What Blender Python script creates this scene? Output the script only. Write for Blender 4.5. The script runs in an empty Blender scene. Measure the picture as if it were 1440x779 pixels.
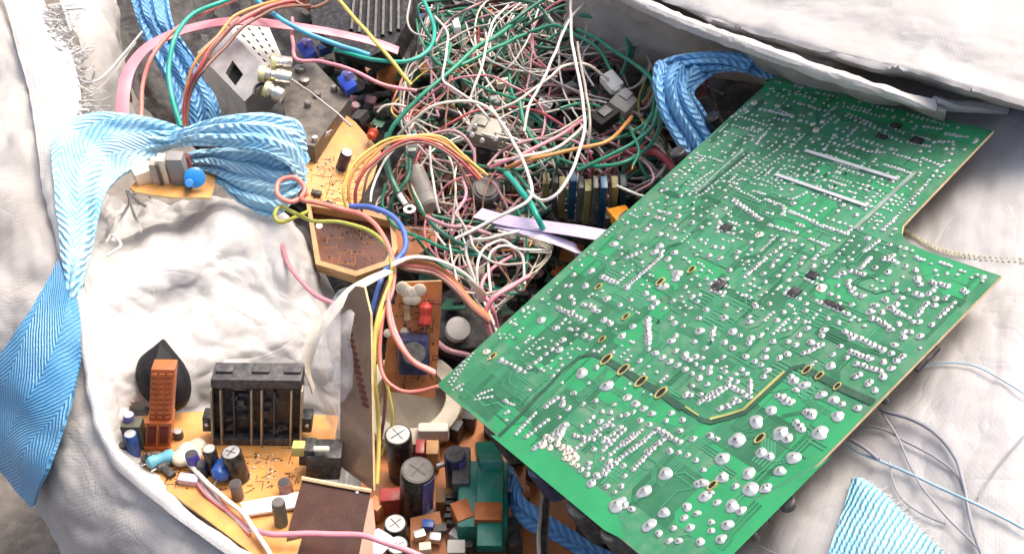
import bpy, bmesh, math, random
from mathutils import Vector, Matrix, noise as mnoise
V = Vector
R = math.radians
scene = bpy.context.scene
COL = scene.collection
rng = random.Random(11)

# ------------------------------------------------------------------ camera, sky, sun, exposure
PITCH, FOC, CAMH = R(48), 1662.0, 0.67
cam_d = bpy.data.cameras.new('camera'); cam = bpy.data.objects.new('camera', cam_d); COL.objects.link(cam)
cam.location = (0, 0, CAMH); cam.rotation_euler = (math.pi/2 - PITCH, 0, 0)
cam_d.sensor_width = 36; cam_d.lens = 36*FOC/1440; cam_d.clip_start = 0.01; cam_d.clip_end = 500
scene.camera = cam
SUN_EL, SUN_AZ = R(60), R(40)
world = bpy.data.worlds.new('World'); scene.world = world; world.use_nodes = True
wn = world.node_tree.nodes; wl = world.node_tree.links
sky = wn.new('ShaderNodeTexSky'); sky.sky_type = 'NISHITA'; sky.sun_disc = False
sky.sun_elevation = SUN_EL; sky.sun_rotation = SUN_AZ; sky.air_density = .9; sky.dust_density = 8.0; sky.ozone_density = .5
wl.new(sky.outputs[0], wn['Background'].inputs[0]); wn['Background'].inputs[1].default_value = 0.15
sun_d = bpy.data.lights.new('sun', 'SUN'); sun_d.energy = 1.1; sun_d.angle = R(34); sun_d.color = (1, .965, .92)
sun = bpy.data.objects.new('sun', sun_d); COL.objects.link(sun)
sdir = V((math.sin(SUN_AZ)*math.cos(SUN_EL), math.cos(SUN_AZ)*math.cos(SUN_EL), math.sin(SUN_EL)))
sun.rotation_euler = (-sdir).to_track_quat('-Z', 'Y').to_euler(); sun.location = sdir*5
vs = scene.view_settings; vs.view_transform = 'Standard'; vs.look = 'None'; vs.gamma = 1; vs.exposure = 0.92

# ------------------------------------------------------------------ helpers
UPV = V((0, math.sin(PITCH), math.cos(PITCH))); FWD = V((0, math.cos(PITCH), -math.sin(PITCH)))
def ray(px, py): return V((1,0,0))*((px-720)/FOC) - UPV*((py-389.5)/FOC) + FWD
def P(px, py, h=0.0):
    d = ray(px, py); return V((0,0,CAMH)) + d*((h-CAMH)/d.z)
BN = V((-.46153293, .13858567, .87623134)).normalized()
BP0 = P(614, 541, .035)
def B(px, py, off=0.0):
    d = ray(px, py); c = V((0,0,CAMH)); return c + d*(BN.dot(BP0 + BN*off - c)/BN.dot(d))
def L3(*pts): return [P(*q) for q in pts]

def cr(p0, p1, p2, p3, t):
    return 0.5*((2*p1) + (p2-p0)*t + (2*p0-5*p1+4*p2-p3)*t*t + (3*p1-p0-3*p2+p3)*t*t*t)
def spline(pts, n):
    """n points evenly spaced in parameter along a Catmull-Rom through pts"""
    m = len(pts)
    if m == 1: return pts*n
    ext = [2*pts[0]-pts[1]] + list(pts) + [2*pts[-1]-pts[-2]]
    out = []
    for i in range(n):
        s = i/(n-1)*(m-1); k = min(int(s), m-2); out.append(cr(ext[k], ext[k+1], ext[k+2], ext[k+3], s-k))
    return out

def lin(c):
    if isinstance(c, str):
        c = tuple(int(c[i:i+2], 16)/255 for i in (0, 2, 4))
    return tuple(x/12.92 if x <= .04045 else ((x+.055)/1.055)**2.4 for x in c)

MATS = {}
def mat(name, hexc, rough=.5, metal=0.0, var=.25, scale=60, bump=0.0, bscale=400, dust=0.0, spec=.5, coat=0.0):
    if name in MATS: return MATS[name]
    m = bpy.data.materials.new(name); m.use_nodes = True; nt = m.node_tree; N = nt.nodes; K = nt.links
    b = N['Principled BSDF']; c = lin(hexc)
    tc = N.new('ShaderNodeTexCoord')
    nz = N.new('ShaderNodeTexNoise'); nz.inputs['Scale'].default_value = scale; nz.inputs['Detail'].default_value = 5
    K.new(tc.outputs['Object'], nz.inputs['Vector'])
    rp = N.new('ShaderNodeValToRGB'); rp.color_ramp.elements[0].position = .3; rp.color_ramp.elements[1].position = .7
    lo = tuple(x*(1-var) for x in c); hi = tuple(min(1, x*(1+var)+.015*var) for x in c)
    rp.color_ramp.elements[0].color = (*lo, 1); rp.color_ramp.elements[1].color = (*hi, 1)
    K.new(nz.outputs[0], rp.inputs[0]); colour = rp.outputs[0]
    if dust > 0:
        n2 = N.new('ShaderNodeTexNoise'); n2.inputs['Scale'].default_value = scale*2.7; n2.inputs['Detail'].default_value = 8
        n2.inputs['Roughness'].default_value = .7
        K.new(tc.outputs['Object'], n2.inputs['Vector'])
        mr = N.new('ShaderNodeMapRange'); mr.inputs[1].default_value = .45; mr.inputs[2].default_value = .75; mr.inputs[4].default_value = dust
        K.new(n2.outputs[0], mr.inputs[0])
        mx = N.new('ShaderNodeMix'); mx.data_type = 'RGBA'; K.new(mr.outputs[0], mx.inputs[0]); K.new(colour, mx.inputs[6])
        mx.inputs[7].default_value = (.42, .38, .33, 1); colour = mx.outputs[2]
    K.new(colour, b.inputs['Base Color'])
    b.inputs['Metallic'].default_value = metal; b.inputs['Specular IOR Level'].default_value = spec
    mr2 = N.new('ShaderNodeMapRange'); mr2.inputs[3].default_value = max(.03, rough-.12); mr2.inputs[4].default_value = min(1, rough+.15)
    K.new(nz.outputs[0], mr2.inputs[0]); K.new(mr2.outputs[0], b.inputs['Roughness'])
    b.inputs['Coat Weight'].default_value = coat
    if bump > 0:
        n3 = N.new('ShaderNodeTexNoise'); n3.inputs['Scale'].default_value = bscale; n3.inputs['Detail'].default_value = 4
        K.new(tc.outputs['Object'], n3.inputs['Vector'])
        bp = N.new('ShaderNodeBump'); bp.inputs['Strength'].default_value = bump; bp.inputs['Distance'].default_value = .001
        K.new(n3.outputs[0], bp.inputs['Height']); K.new(bp.outputs[0], b.inputs['Normal'])
    MATS[name] = m; return m

def math_node(N, K, op, a, b=None, c=None):
    n = N.new('ShaderNodeMath'); n.operation = op
    for i, v in enumerate((a, b, c)):
        if v is None: continue
        if isinstance(v, (int, float)): n.inputs[i].default_value = v
        else: K.new(v, n.inputs[i])
    return n.outputs[0]

def cloth_mat(name, hexc, dirt='8c847a', dirt_amt=.35, pitch=.0031, weave=.5, transl=.22, stain_scale=7, crease=.3):
    m = bpy.data.materials.new(name); m.use_nodes = True; nt = m.node_tree; N = nt.nodes; K = nt.links
    b = N['Principled BSDF']; out = N['Material Output']
    uv = N.new('ShaderNodeUVMap'); uv.uv_map = 'UVMap'
    sp = N.new('ShaderNodeSeparateXYZ'); K.new(uv.outputs[0], sp.inputs[0])
    f = 2*math.pi/pitch
    nzw = N.new('ShaderNodeTexNoise'); nzw.inputs['Scale'].default_value = 30; K.new(uv.outputs[0], nzw.inputs['Vector'])
    wob = math_node(N, K, 'MULTIPLY', nzw.outputs[0], 3.0)
    sx = math_node(N, K, 'SINE', math_node(N, K, 'MULTIPLY_ADD', sp.outputs[0], f, wob))
    sy = math_node(N, K, 'SINE', math_node(N, K, 'MULTIPLY_ADD', sp.outputs[1], f*.8, wob))
    pw = math_node(N, K, 'MULTIPLY', sx, sy)
    w = math_node(N, K, 'ADD', math_node(N, K, 'MULTIPLY', pw, .5), math_node(N, K, 'MULTIPLY', math_node(N, K, 'ABSOLUTE', sx), .6))
    tc = N.new('ShaderNodeTexCoord')
    st = N.new('ShaderNodeTexNoise'); st.inputs['Scale'].default_value = stain_scale; st.inputs['Detail'].default_value = 9; st.inputs['Roughness'].default_value = .68
    K.new(tc.outputs['Object'], st.inputs['Vector'])
    mr = N.new('ShaderNodeMapRange'); mr.inputs[1].default_value = .42; mr.inputs[2].default_value = .75; mr.inputs[4].default_value = dirt_amt
    K.new(st.outputs[0], mr.inputs[0])
    # fine thread to thread streaks
    mp = N.new('ShaderNodeMapping'); mp.inputs['Scale'].default_value = (900, 25, 1); K.new(uv.outputs[0], mp.inputs[0])
    sn = N.new('ShaderNodeTexNoise'); sn.inputs['Scale'].default_value = 1; sn.inputs['Detail'].default_value = 2; K.new(mp.outputs[0], sn.inputs['Vector'])
    mrs = N.new('ShaderNodeMapRange'); mrs.inputs[1].default_value = .5; mrs.inputs[2].default_value = .8; mrs.inputs[4].default_value = .35*dirt_amt+.05
    K.new(sn.outputs[0], mrs.inputs[0])
    tot = math_node(N, K, 'ADD', mr.outputs[0], mrs.outputs[0])
    mx = N.new('ShaderNodeMix'); mx.data_type = 'RGBA'; K.new(tot, mx.inputs[0]); mx.clamp_factor = True
    mx.inputs[6].default_value = (*lin(hexc), 1); mx.inputs[7].default_value = (*lin(dirt), 1)
    K.new(mx.outputs[2], b.inputs['Base Color']); b.inputs['Roughness'].default_value = .55
    b.inputs['Specular IOR Level'].default_value = .3
    bp = N.new('ShaderNodeBump'); bp.inputs['Strength'].default_value = weave; bp.inputs['Distance'].default_value = .0005
    cn = N.new('ShaderNodeTexNoise'); cn.inputs['Scale'].default_value = 19; cn.inputs['Detail'].default_value = 3; cn.inputs['Distortion'].default_value = 1.2
    K.new(tc.outputs['Object'], cn.inputs['Vector'])
    rg = math_node(N, K, 'POWER', math_node(N, K, 'ABSOLUTE', math_node(N, K, 'SUBTRACT', cn.outputs[0], .5)), .5)
    bc = N.new('ShaderNodeBump'); bc.inputs['Strength'].default_value = crease; bc.inputs['Distance'].default_value = .006
    K.new(rg, bc.inputs['Height']); K.new(bc.outputs[0], bp.inputs['Normal'])
    K.new(w, bp.inputs['Height']); K.new(bp.outputs[0], b.inputs['Normal'])
    tr = N.new('ShaderNodeBsdfTranslucent'); K.new(mx.outputs[2], tr.inputs['Color'])
    ms = N.new('ShaderNodeMixShader'); ms.inputs[0].default_value = transl
    K.new(b.outputs[0], ms.inputs[1]); K.new(tr.outputs[0], ms.inputs[2]); K.new(ms.outputs[0], out.inputs[0])
    MATS[name] = m; return m

def webbing_mat(name, dark, light, along=.0075, across=.012, fade=.5):
    """herringbone woven strap: UV x across the width (m), UV y along the length (m)"""
    m = bpy.data.materials.new(name); m.use_nodes = True; nt = m.node_tree; N = nt.nodes; K = nt.links
    b = N['Principled BSDF']
    uv = N.new('ShaderNodeUVMap'); uv.uv_map = 'UVMap'; sp = N.new('ShaderNodeSeparateXYZ'); K.new(uv.outputs[0], sp.inputs[0])
    tri = math_node(N, K, 'PINGPONG', sp.outputs[0], across)
    ph = math_node(N, K, 'ADD', math_node(N, K, 'MULTIPLY', sp.outputs[1], 2*math.pi/along), math_node(N, K, 'MULTIPLY', tri, 2*math.pi/along*1.5))
    nz = N.new('ShaderNodeTexNoise'); nz.inputs['Scale'].default_value = 120; nz.inputs['Detail'].default_value = 4; K.new(uv.outputs[0], nz.inputs['Vector'])
    nz3 = N.new('ShaderNodeTexNoise'); nz3.inputs['Scale'].default_value = 28; K.new(uv.outputs[0], nz3.inputs['Vector'])
    ph = math_node(N, K, 'ADD', ph, math_node(N, K, 'ADD', math_node(N, K, 'MULTIPLY', nz.outputs[0], 5.0), math_node(N, K, 'MULTIPLY', nz3.outputs[0], 6.0)))
    s = math_node(N, K, 'SINE', ph)
    fine = math_node(N, K, 'SINE', math_node(N, K, 'MULTIPLY', sp.outputs[0], 2*math.pi/.0021))
    hgt = math_node(N, K, 'ADD', s, math_node(N, K, 'MULTIPLY', fine, .15))
    mr = N.new('ShaderNodeMapRange'); mr.inputs[1].default_value = -.9; mr.inputs[2].default_value = .9; K.new(s, mr.inputs[0])
    n2 = N.new('ShaderNodeTexNoise'); n2.inputs['Scale'].default_value = 18; n2.inputs['Detail'].default_value = 7; n2.inputs['Roughness'].default_value = .7; K.new(uv.outputs[0], n2.inputs['Vector'])
    mrf = N.new('ShaderNodeMapRange'); mrf.inputs[1].default_value = .35; mrf.inputs[2].default_value = .65; mrf.inputs[4].default_value = fade; K.new(n2.outputs[0], mrf.inputs[0])
    f = math_node(N, K, 'MULTIPLY_ADD', mr.outputs[0], .42, mrf.outputs[0])
    mx = N.new('ShaderNodeMix'); mx.data_type = 'RGBA'; mx.clamp_factor = True; K.new(f, mx.inputs[0])
    mx.inputs[6].default_value = (*lin(dark), 1); mx.inputs[7].default_value = (*lin(light), 1)
    K.new(mx.outputs[2], b.inputs['Base Color']); b.inputs['Roughness'].default_value = .42
    bp = N.new('ShaderNodeBump'); bp.inputs['Strength'].default_value = .6; bp.inputs['Distance'].default_value = .0012
    K.new(hgt, bp.inputs['Height']); K.new(bp.outputs[0], b.inputs['Normal'])
    MATS[name] = m; return m

FR = {}      # frames of things and their parts
class MB:
    """collects shapes in world coordinates (through self.f when given) and links them as ONE mesh object"""
    def __init__(s, f=None): s.v, s.fc, s.mi, s.uv, s.f = [], [], [], {}, f
    def put(s, vs_, fs, mi=0, uvs=None):
        o = len(s.v); s.v += [(s.f @ V(q)) if s.f else V(q) for q in vs_]
        for k, f in enumerate(fs):
            s.fc.append([o+i for i in f]); s.mi.append(mi)
            if uvs: s.uv[len(s.fc)-1] = [uvs[i] for i in f]
        return s
    def box(s, c, size, bev=0.0, rot=None, mi=0, taper=1.0):
        bm = bmesh.new(); bmesh.ops.create_cube(bm, size=1)
        for v in bm.verts:
            k = taper if v.co.z > 0 else 1.0
            v.co = V((v.co.x*size[0]*k, v.co.y*size[1]*k, v.co.z*size[2]))
        if bev: bmesh.ops.bevel(bm, geom=bm.edges[:], offset=bev, segments=2, affect='EDGES', profile=.6)
        M = Matrix.Translation(V(c)) @ (rot.to_4x4() if rot else Matrix())
        bm.verts.index_update()
        s.put([M @ v.co for v in bm.verts], [[v.index for v in f.verts] for f in bm.faces], mi); bm.free(); return s
    def lathe(s, prof, c=(0,0,0), axis=(0,0,1), seg=20, mi=0):
        """prof: (radius, height) up the axis; ends closed"""
        q = V((0,0,1)).rotation_difference(V(axis).normalized()).to_matrix().to_4x4(); M = Matrix.Translation(V(c)) @ q
        vs_, fs = [], []
        for r, z in prof:
            for i in range(seg):
                a = 2*math.pi*i/seg; vs_.append(M @ V((r*math.cos(a), r*math.sin(a), z)))
        for k in range(len(prof)-1):
            for i in range(seg):
                j = (i+1) % seg; fs.append([k*seg+i, k*seg+j, (k+1)*seg+j, (k+1)*seg+i])
        fs.append(list(range(seg))[::-1]); fs.append([(len(prof)-1)*seg+i for i in range(seg)])
        return s.put(vs_, fs, mi)
    def cyl(s, a, b, r, bev=.0008, seg=18, mi=0):
        a, b = V(a), V(b); h = (b-a).length; bev = min(bev, r*.4, h*.3)
        return s.lathe([(r-bev, 0), (r, bev), (r, h-bev), (r-bev, h)], a, b-a, seg, mi)
    def tube(s, pts, r, seg=7, n=None, mi=0, taper=False):
        if n: pts = spline(pts, n)
        m = len(pts); t = [(pts[min(i+1, m-1)]-pts[max(i-1, 0)]).normalized() for i in range(m)]
        u = t[0].orthogonal().normalized(); vs_, fs = [], []
        for i in range(m):
            u = (u - t[i]*u.dot(t[i])); u = u.normalized() if u.length > 1e-6 else t[i].orthogonal().normalized()
            w = t[i].cross(u); rr = r*(1-.85*i/(m-1)) if taper else r
            for k in range(seg):
                a = 2*math.pi*k/seg; vs_.append(pts[i] + (u*math.cos(a)+w*math.sin(a))*rr)
        for i in range(m-1):
            for k in range(seg):
                j = (k+1) % seg; fs.append([i*seg+k, i*seg+j, (i+1)*seg+j, (i+1)*seg+k])
        fs.append(list(range(seg))[::-1]); fs.append([(m-1)*seg+k for k in range(seg)])
        return s.put(vs_, fs, mi)
    def slab(s, poly, t, nrm=None, mi=0, side=None, bottom=None):
        """polygon (top face) extruded down its normal by t"""
        poly = [V(q) for q in poly]
        if nrm is None:
            nrm = V((0,0,0))
            for i in range(len(poly)):
                a, b = poly[i], poly[(i+1) % len(poly)]; nrm += a.cross(b)
            nrm.normalize()
            if nrm.z < 0: nrm = -nrm
        n = len(poly); area = V((0,0,0))
        for i in range(n): area += poly[i].cross(poly[(i+1) % n])
        if area.dot(nrm) < 0: poly = poly[::-1]
        o = [q - nrm*t for q in poly]
        s.put(poly, [list(range(n))], mi)
        s.put(o, [list(range(n))[::-1]], mi if bottom is None else bottom)
        s.put(poly+o, [[i, n+i, n+(i+1) % n, (i+1) % n] for i in range(n)], mi if side is None else side)
        return s
    def grid(s, rows, mi=0, thick=0.0, true_u=False):
        """rows: list of equal lists of points -> quad sheet with UVs in metres, closed when thick"""
        nr, nc = len(rows), len(rows[0])
        uu = [0.0]*nc; vv = [0.0]*nr
        for j in range(1, nc): uu[j] = uu[j-1] + sum((rows[i][j]-rows[i][j-1]).length for i in range(nr))/nr
        for i in range(1, nr): vv[i] = vv[i-1] + sum((rows[i][j]-rows[i-1][j]).length for j in range(nc))/nc
        flat = [q for r in rows for q in r]; uvs = [(uu[j], vv[i]) for i in range(nr) for j in range(nc)]
        if true_u:
            uvs = []
            for r in rows:
                c = [0.0]
                for j in range(1, nc): c.append(c[-1] + (r[j]-r[j-1]).length)
                uvs += [(q-c[-1]/2+.05, vv[len(uvs)//nc]) for q in c]
        fs = [[i*nc+j, i*nc+j+1, (i+1)*nc+j+1, (i+1)*nc+j] for i in range(nr-1) for j in range(nc-1)]
        if not thick: return s.put(flat, fs, mi, uvs)
        nn = []
        for i in range(nr):
            for j in range(nc):
                a = rows[min(i+1, nr-1)][j]-rows[max(i-1, 0)][j]; b = rows[i][min(j+1, nc-1)]-rows[i][max(j-1, 0)]
                k = b.cross(a); nn.append(k.normalized() if k.length > 1e-9 else V((0,0,1)))
        N0 = nr*nc
        top = [q+n*thick/2 for q, n in zip(flat, nn)]; bot = [q-n*thick/2 for q, n in zip(flat, nn)]
        f2 = [[N0+i for i in f[::-1]] for f in fs]
        rim = [i for i in range(nc)] + [i*nc+nc-1 for i in range(1, nr)] + [(nr-1)*nc+j for j in range(nc-2, -1, -1)] + [i*nc for i in range(nr-2, 0, -1)]
        f3 = [[rim[k], N0+rim[k], N0+rim[(k+1) % len(rim)], rim[(k+1) % len(rim)]] for k in range(len(rim))]
        return s.put(top+bot, fs+f2+f3, mi, uvs+uvs)
    def build(s, name, mats, parent=None, smooth=True, sharp=40):
        if not isinstance(mats, (list, tuple)): mats = [mats]
        F = FR.get(parent.name) if parent else None
        inv = F.inverted() if F else None
        me = bpy.data.meshes.new(name)
        me.from_pydata([tuple(inv @ q) if inv else tuple(q) for q in s.v], [], s.fc)
        for m in mats: me.materials.append(m)
        me.polygons.foreach_set('material_index', s.mi)
        if s.uv:
            lay = me.uv_layers.new(name='UVMap')
            for k, u in s.uv.items():
                for li, q in zip(me.polygons[k].loop_indices, u): lay.data[li].uv = q
        if smooth:
            me.polygons.foreach_set('use_smooth', [True]*len(me.polygons))
            me.set_sharp_from_angle(angle=R(sharp))
        me.update()
        o = bpy.data.objects.new(name, me); COL.objects.link(o)
        if parent: o.parent = parent; FR[o.name] = F if F else Matrix()
        return o

def tag(o, label=None, cat=None, group=None, kind=None):
    if label: o['label'] = label
    if cat: o['category'] = cat
    if group: o['group'] = group
    if kind: o['kind'] = kind
    return o
def thing(name, label, cat, frame, group=None):
    o = bpy.data.objects.new(name, None); COL.objects.link(o); o.empty_display_size = .01
    M = frame if isinstance(frame, Matrix) else Matrix.Translation(V(frame))
    o.matrix_basis = M; FR[o.name] = M.copy(); return tag(o, label, cat, group)
def frame(origin, x, z):
    """matrix with x along x, z up along z (made square)"""
    z = V(z).normalized(); x = V(x); x = (x - z*x.dot(z)).normalized(); y = z.cross(x)
    M = Matrix((x, y, z)).transposed().to_4x4(); M.translation = V(origin); return M

def loft(ctrl, nu, nv):
    """ctrl: rows of control points -> nv rows of nu points"""
    rows = [spline(r, nu) for r in ctrl]
    cols = [spline([r[j] for r in rows], nv) for j in range(nu)]
    return [[cols[j][i] for j in range(nu)] for i in range(nv)]
def crumple(rows, amp, scale, seed=0, ridge=.5, edge_keep=0.0):
    nr, nc = len(rows), len(rows[0]); out = []
    for i in range(nr):
        o = []
        for j in range(nc):
            a = rows[min(i+1, nr-1)][j]-rows[max(i-1, 0)][j]; b = rows[i][min(j+1, nc-1)]-rows[i][max(j-1, 0)]
            n = b.cross(a); n = n.normalized() if n.length > 1e-9 else V((0,0,1))
            if n.z < 0: n = -n
            q = rows[i][j]*scale + V((seed*7.3, seed*3.1, seed*1.7))
            d = mnoise.noise(q)*.6 + mnoise.noise(q*2.3)*.3 + mnoise.noise(q*5.1)*.12
            rd = (1-abs(mnoise.noise(q*1.3+V((9,4,2))))*2.4)*.6 + (1-abs(mnoise.noise(q*3.1+V((2,8,5))))*2.4)*.22
            k = 1.0
            if edge_keep: k = min(1, min(i, nr-1-i)/(nr*edge_keep)+.15)
            o.append(rows[i][j] + n*amp*k*((1-ridge)*d + ridge*rd))
        out.append(o)
    return out
def facets(rows, amp, scale, seed=0):
    """crisp flat-sided creases, as in thin stiff sheet"""
    nr, nc = len(rows), len(rows[0]); out = []
    for i in range(nr):
        o = []
        for j in range(nc):
            a = rows[min(i+1, nr-1)][j]-rows[max(i-1, 0)][j]; b = rows[i][min(j+1, nc-1)]-rows[i][max(j-1, 0)]
            n = b.cross(a); n = n.normalized() if n.length > 1e-9 else V((0,0,1))
            if n.z < 0: n = -n
            q = rows[i][j]*scale + V((seed*5.3, seed*2.1, seed*.7)); q = q + mnoise.noise_vector(q*.6)*.5
            d = mnoise.voronoi(q)[0]; k = min(1, min(i, nr-1-i)/(nr*.05)+.15)
            o.append(rows[i][j] + n*amp*k*(min(d[1]-d[0], .55)-.25))
        out.append(o)
    return out
def ribbon_rows(ea, eb, n, w=9, ripple=0, ramp=0.0, seed=0, bulge=0.0, wob=0.0):
    A, Bq = spline(ea, n), spline(eb, n); rows = []
    for i in range(n):
        t = (A[min(i+1, n-1)]-A[max(i-1, 0)]); acr = Bq[i]-A[i]; nr = acr.cross(t)
        nr = nr.normalized() if nr.length > 1e-9 else V((0,0,1))
        if nr.z < 0: nr = -nr
        r = []
        for j in range(w):
            s = j/(w-1); q = A[i].lerp(Bq[i], s)
            d = bulge*math.sin(math.pi*s)
            if ripple: d += ramp*math.sin(2*math.pi*ripple*s + mnoise.noise(V((i*.06, seed, 0)))*2.5)
            if wob: d += wob*mnoise.noise(q*40+V((seed, 0, 0)))
            r.append(q + nr*d)
        rows.append(r)
    return rows

# ------------------------------------------------------------------ materials
bag_white = cloth_mat('woven_white', 'c6c4c3', dirt='8f8a86', dirt_amt=.34, weave=.13, crease=.22)
bag_shaded = cloth_mat('woven_shaded', 'c4c0bc', weave=.2, crease=.2, dirt='857d76', dirt_amt=.5, stain_scale=11)  # shade of the outer and inner walls painted into the cloth tone, besides dirt
bag_lining = cloth_mat('lining_white', 'd6d4d1', dirt='c6c0b8', dirt_amt=.14, weave=.1, transl=.25, crease=.3)
bag_hem = cloth_mat('hem_white', 'd6d4d1', dirt='9b958e', dirt_amt=.35, pitch=.0035, weave=.4, crease=.2)
web_blue = webbing_mat('webbing_blue', '3681b6', '80bbdb', .0046, .028, fade=.45)
web_sunlit = webbing_mat('webbing_sunlit', '56a6d0', 'cdeaf0', .0065, .016, fade=.6)  # sun highlights on the loop painted into its weave colours
web_deep = webbing_mat('webbing_deep', '3176b4', '8fc4e4', fade=.4)
web_mid = webbing_mat('webbing_mid', '3c84c0', '9ed0ec', .0065, .016, fade=.5)
steel = mat('tinned_steel', 'c9c5bf', .38, .75, .15, 90, .1, 500, dust=.25)
nickel = mat('nickel', 'd8d2c4', .28, .9, .12, 120)
blk = mat('black_plastic', '1d1c1e', .45, 0, .3, 90, .1, 800, dust=.24)
blk_gloss = mat('black_sleeve', '151418', .32, 0, .3, 90, dust=.22)
dgrey = mat('dark_grey', '3b3a3a', .5, 0, .3, 90, .1, dust=.25)
orange_pcb = mat('phenolic_orange', 'd0934a', .5, 0, .24, 55, .15, 900, dust=.3)
orange2_pcb = mat('phenolic_brown_orange', 'bd7337', .45, 0, .3, 60, .15, 900, dust=.25)
tan_edge = mat('board_edge_tan', 'dfc093', .6, 0, .2, 150)
brown_pcb = mat('phenolic_brown', '43241a', .42, 0, .35, 40, .1, 700, dust=.05, spec=.15)
rbrown = mat('copper_side_brown', '5c2d14', .28, 0, .5, 45, .15, 500, dust=.08)
orange_pl = mat('orange_plastic', 'b86030', .4, 0, .2, 80, .1, 600)
blue_cap = mat('blue_sleeve', '2457a4', .34, 0, .2, 100, dust=.2)
navy_cap = mat('navy_sleeve', '232a4a', .3, 0, .3, 100, dust=.12)
lav = mat('lavender_sleeve', '6f6aa6', .3, 0, .2, 100)
cyan_pl = mat('cyan_resistor', '6bb4c8', .4, 0, .15, 100, dust=.2)
red_pl = mat('red_film', 'ac3d36', .36, 0, .2, 90, dust=.22)
cream = mat('cream_plastic', 'e9dcc0', .5, 0, .12, 90)
white_pl = mat('white_plastic', 'e6e2dc', .42, 0, .1, 90)
teal_tape = mat('teal_tape', '12806a', .3, 0, .18, 60, .1, 300, dust=.22)
ferrite = mat('ferrite_grey', '585552', .55, 0, .25, 90, dust=.2)
brass = mat('brass', 'b0a58c', .4, .5, .2, 120)
solder = mat('solder', 'b2b6b5', .34, .45, .15, 300)
flux = mat('flux_solder', 'd9cdbb', .5, .2, .2, 300)
gold = mat('gold_ring', 'cbb878', .4, .5, .2, 200)
yellow_pl = mat('yellow_plastic', 'e0962a', .4, 0, .15, 80)
hole_m = mat('hole_dark', '14120e', .9, 0, .1, 50)
clear = None
def make_clear():
    m = bpy.data.materials.new('clear_film'); m.use_nodes = True; b = m.node_tree.nodes['Principled BSDF']
    N = m.node_tree.nodes; K = m.node_tree.links
    b.inputs['Base Color'].default_value = (.82, .8, .78, 1); b.inputs['Roughness'].default_value = .18
    tc = N.new('ShaderNodeTexCoord'); nz = N.new('ShaderNodeTexNoise'); nz.inputs['Scale'].default_value = 45; nz.inputs['Detail'].default_value = 5
    K.new(tc.outputs['Object'], nz.inputs[0]); mr = N.new('ShaderNodeMapRange'); mr.inputs[1].default_value = .3; mr.inputs[2].default_value = .7
    mr.inputs[3].default_value = .08; mr.inputs[4].default_value = .38; K.new(nz.outputs[0], mr.inputs[0]); K.new(mr.outputs[0], b.inputs['Alpha'])
    return m
clear = make_clear()
WCOL = {'white': 'ddd8cf', 'grey': 'a9a198', 'green': '23886a', 'dark green': '17604e', 'teal': '16a08c', 'pink': 'dc8a96', 'mauve': 'b58890', 'red': 'a8444a',
        'brown': '7d5546', 'orange': 'd79350', 'yellow': 'd9c560', 'blue': '4568b4', 'salmon': 'dd7f72', 'steel grey': '8f9098', 'dark steel': '85868e', 'pale blue': '9dbccd', 'black': '221f20', 'cream': 'e8dcc8', 'cyan': '4fa6c8', 'lilac': 'd3c4dc', 'yellow-green': 'a9ac4a'}
WM = {k: mat('insulation_'+k.replace(' ', '_').replace('-', '_'), v, .36, 0, .14, 50, dust=.26 if k in ('white', 'grey', 'mauve', 'brown', 'cream') else .22) for k, v in WCOL.items()}

# ------------------------------------------------------------------ setting
def ground():
    rows = [[V((x, y, -.75)) for x in (-30, -3, -1.2, -.6, 0, .6, 3, 30)] for y in (-30, -3, -.5, .1, .6, 1.2, 4, 30)]
    m = mat('dirt_ground', '6e665d', .9, 0, .45, 14, .6, 120, dust=.4)
    tag(MB().grid(rows).build('ground', m), kind='structure')
ground()

# ------------------------------------------------------------------ the bag
RIM = [(-60,-120,.05), (8,20,.06), (38,110,.068), (54,210,.072), (75,330,.07), (110,450,.062), (130,548,.054), (164,640,.047), (244,715,.043), (362,797,.037), (460,862,.033), (590,905,.035), (730,925,.05), (860,925,.085), (930,905,.12)]
bag = thing('bulk_bag', 'open white woven bulk bag full of electronic scrap, blue webbing straps over its rim', 'bag', (-.1, .55, -.75))
def outer_wall():
    rim = spline(L3(*RIM), 100)
    prof = [(0, 0), (.009, -.003), (.022, -.02), (.033, -.055), (.036, -.105), (.028, -.17), (.012, -.27), (.004, -.45), (-.02, -.752)]
    ctrl = []
    for o, d in prof:
        row = []
        for i, q in enumerate(rim):
            t = rim[min(i+1, 99)]-rim[max(i-1, 0)]; n = V((t.y, -t.x, 0)).normalized()
            row.append(q + n*o*(1+.35*mnoise.noise(q*7))*(1+1.5*max(0, 1-(i/52)**2)) + V((0, 0, d*(1-.35*max(0, 1-i/52)) if o < .035 and d > -.15 else d)))
        ctrl.append(row)
    rows = loft(ctrl, 200, 90)
    rows = crumple(rows, .012, 11, 3, .45, .04)
    rows = facets(rows, .011, 12, 8); rows = facets(rows, .004, 32, 3); rows = crumple(rows, .0012, 70, 12, .8, .04)
    MB().grid(rows, 0, .0012).build('outer_wall', bag_shaded, bag)
    flat = [q for r in rows for q in r]; c = V((0, 0, CAMH))
    def on(px, py, up=.011):
        d = ray(px, py).normalized(); near = [((q-c).length, q) for q in flat if ((q-c)-d*(q-c).dot(d)).length < .008]
        if not near: return None
        return c + d*(min(near)[0]-up)
    return on
on_wall = outer_wall()
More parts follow.
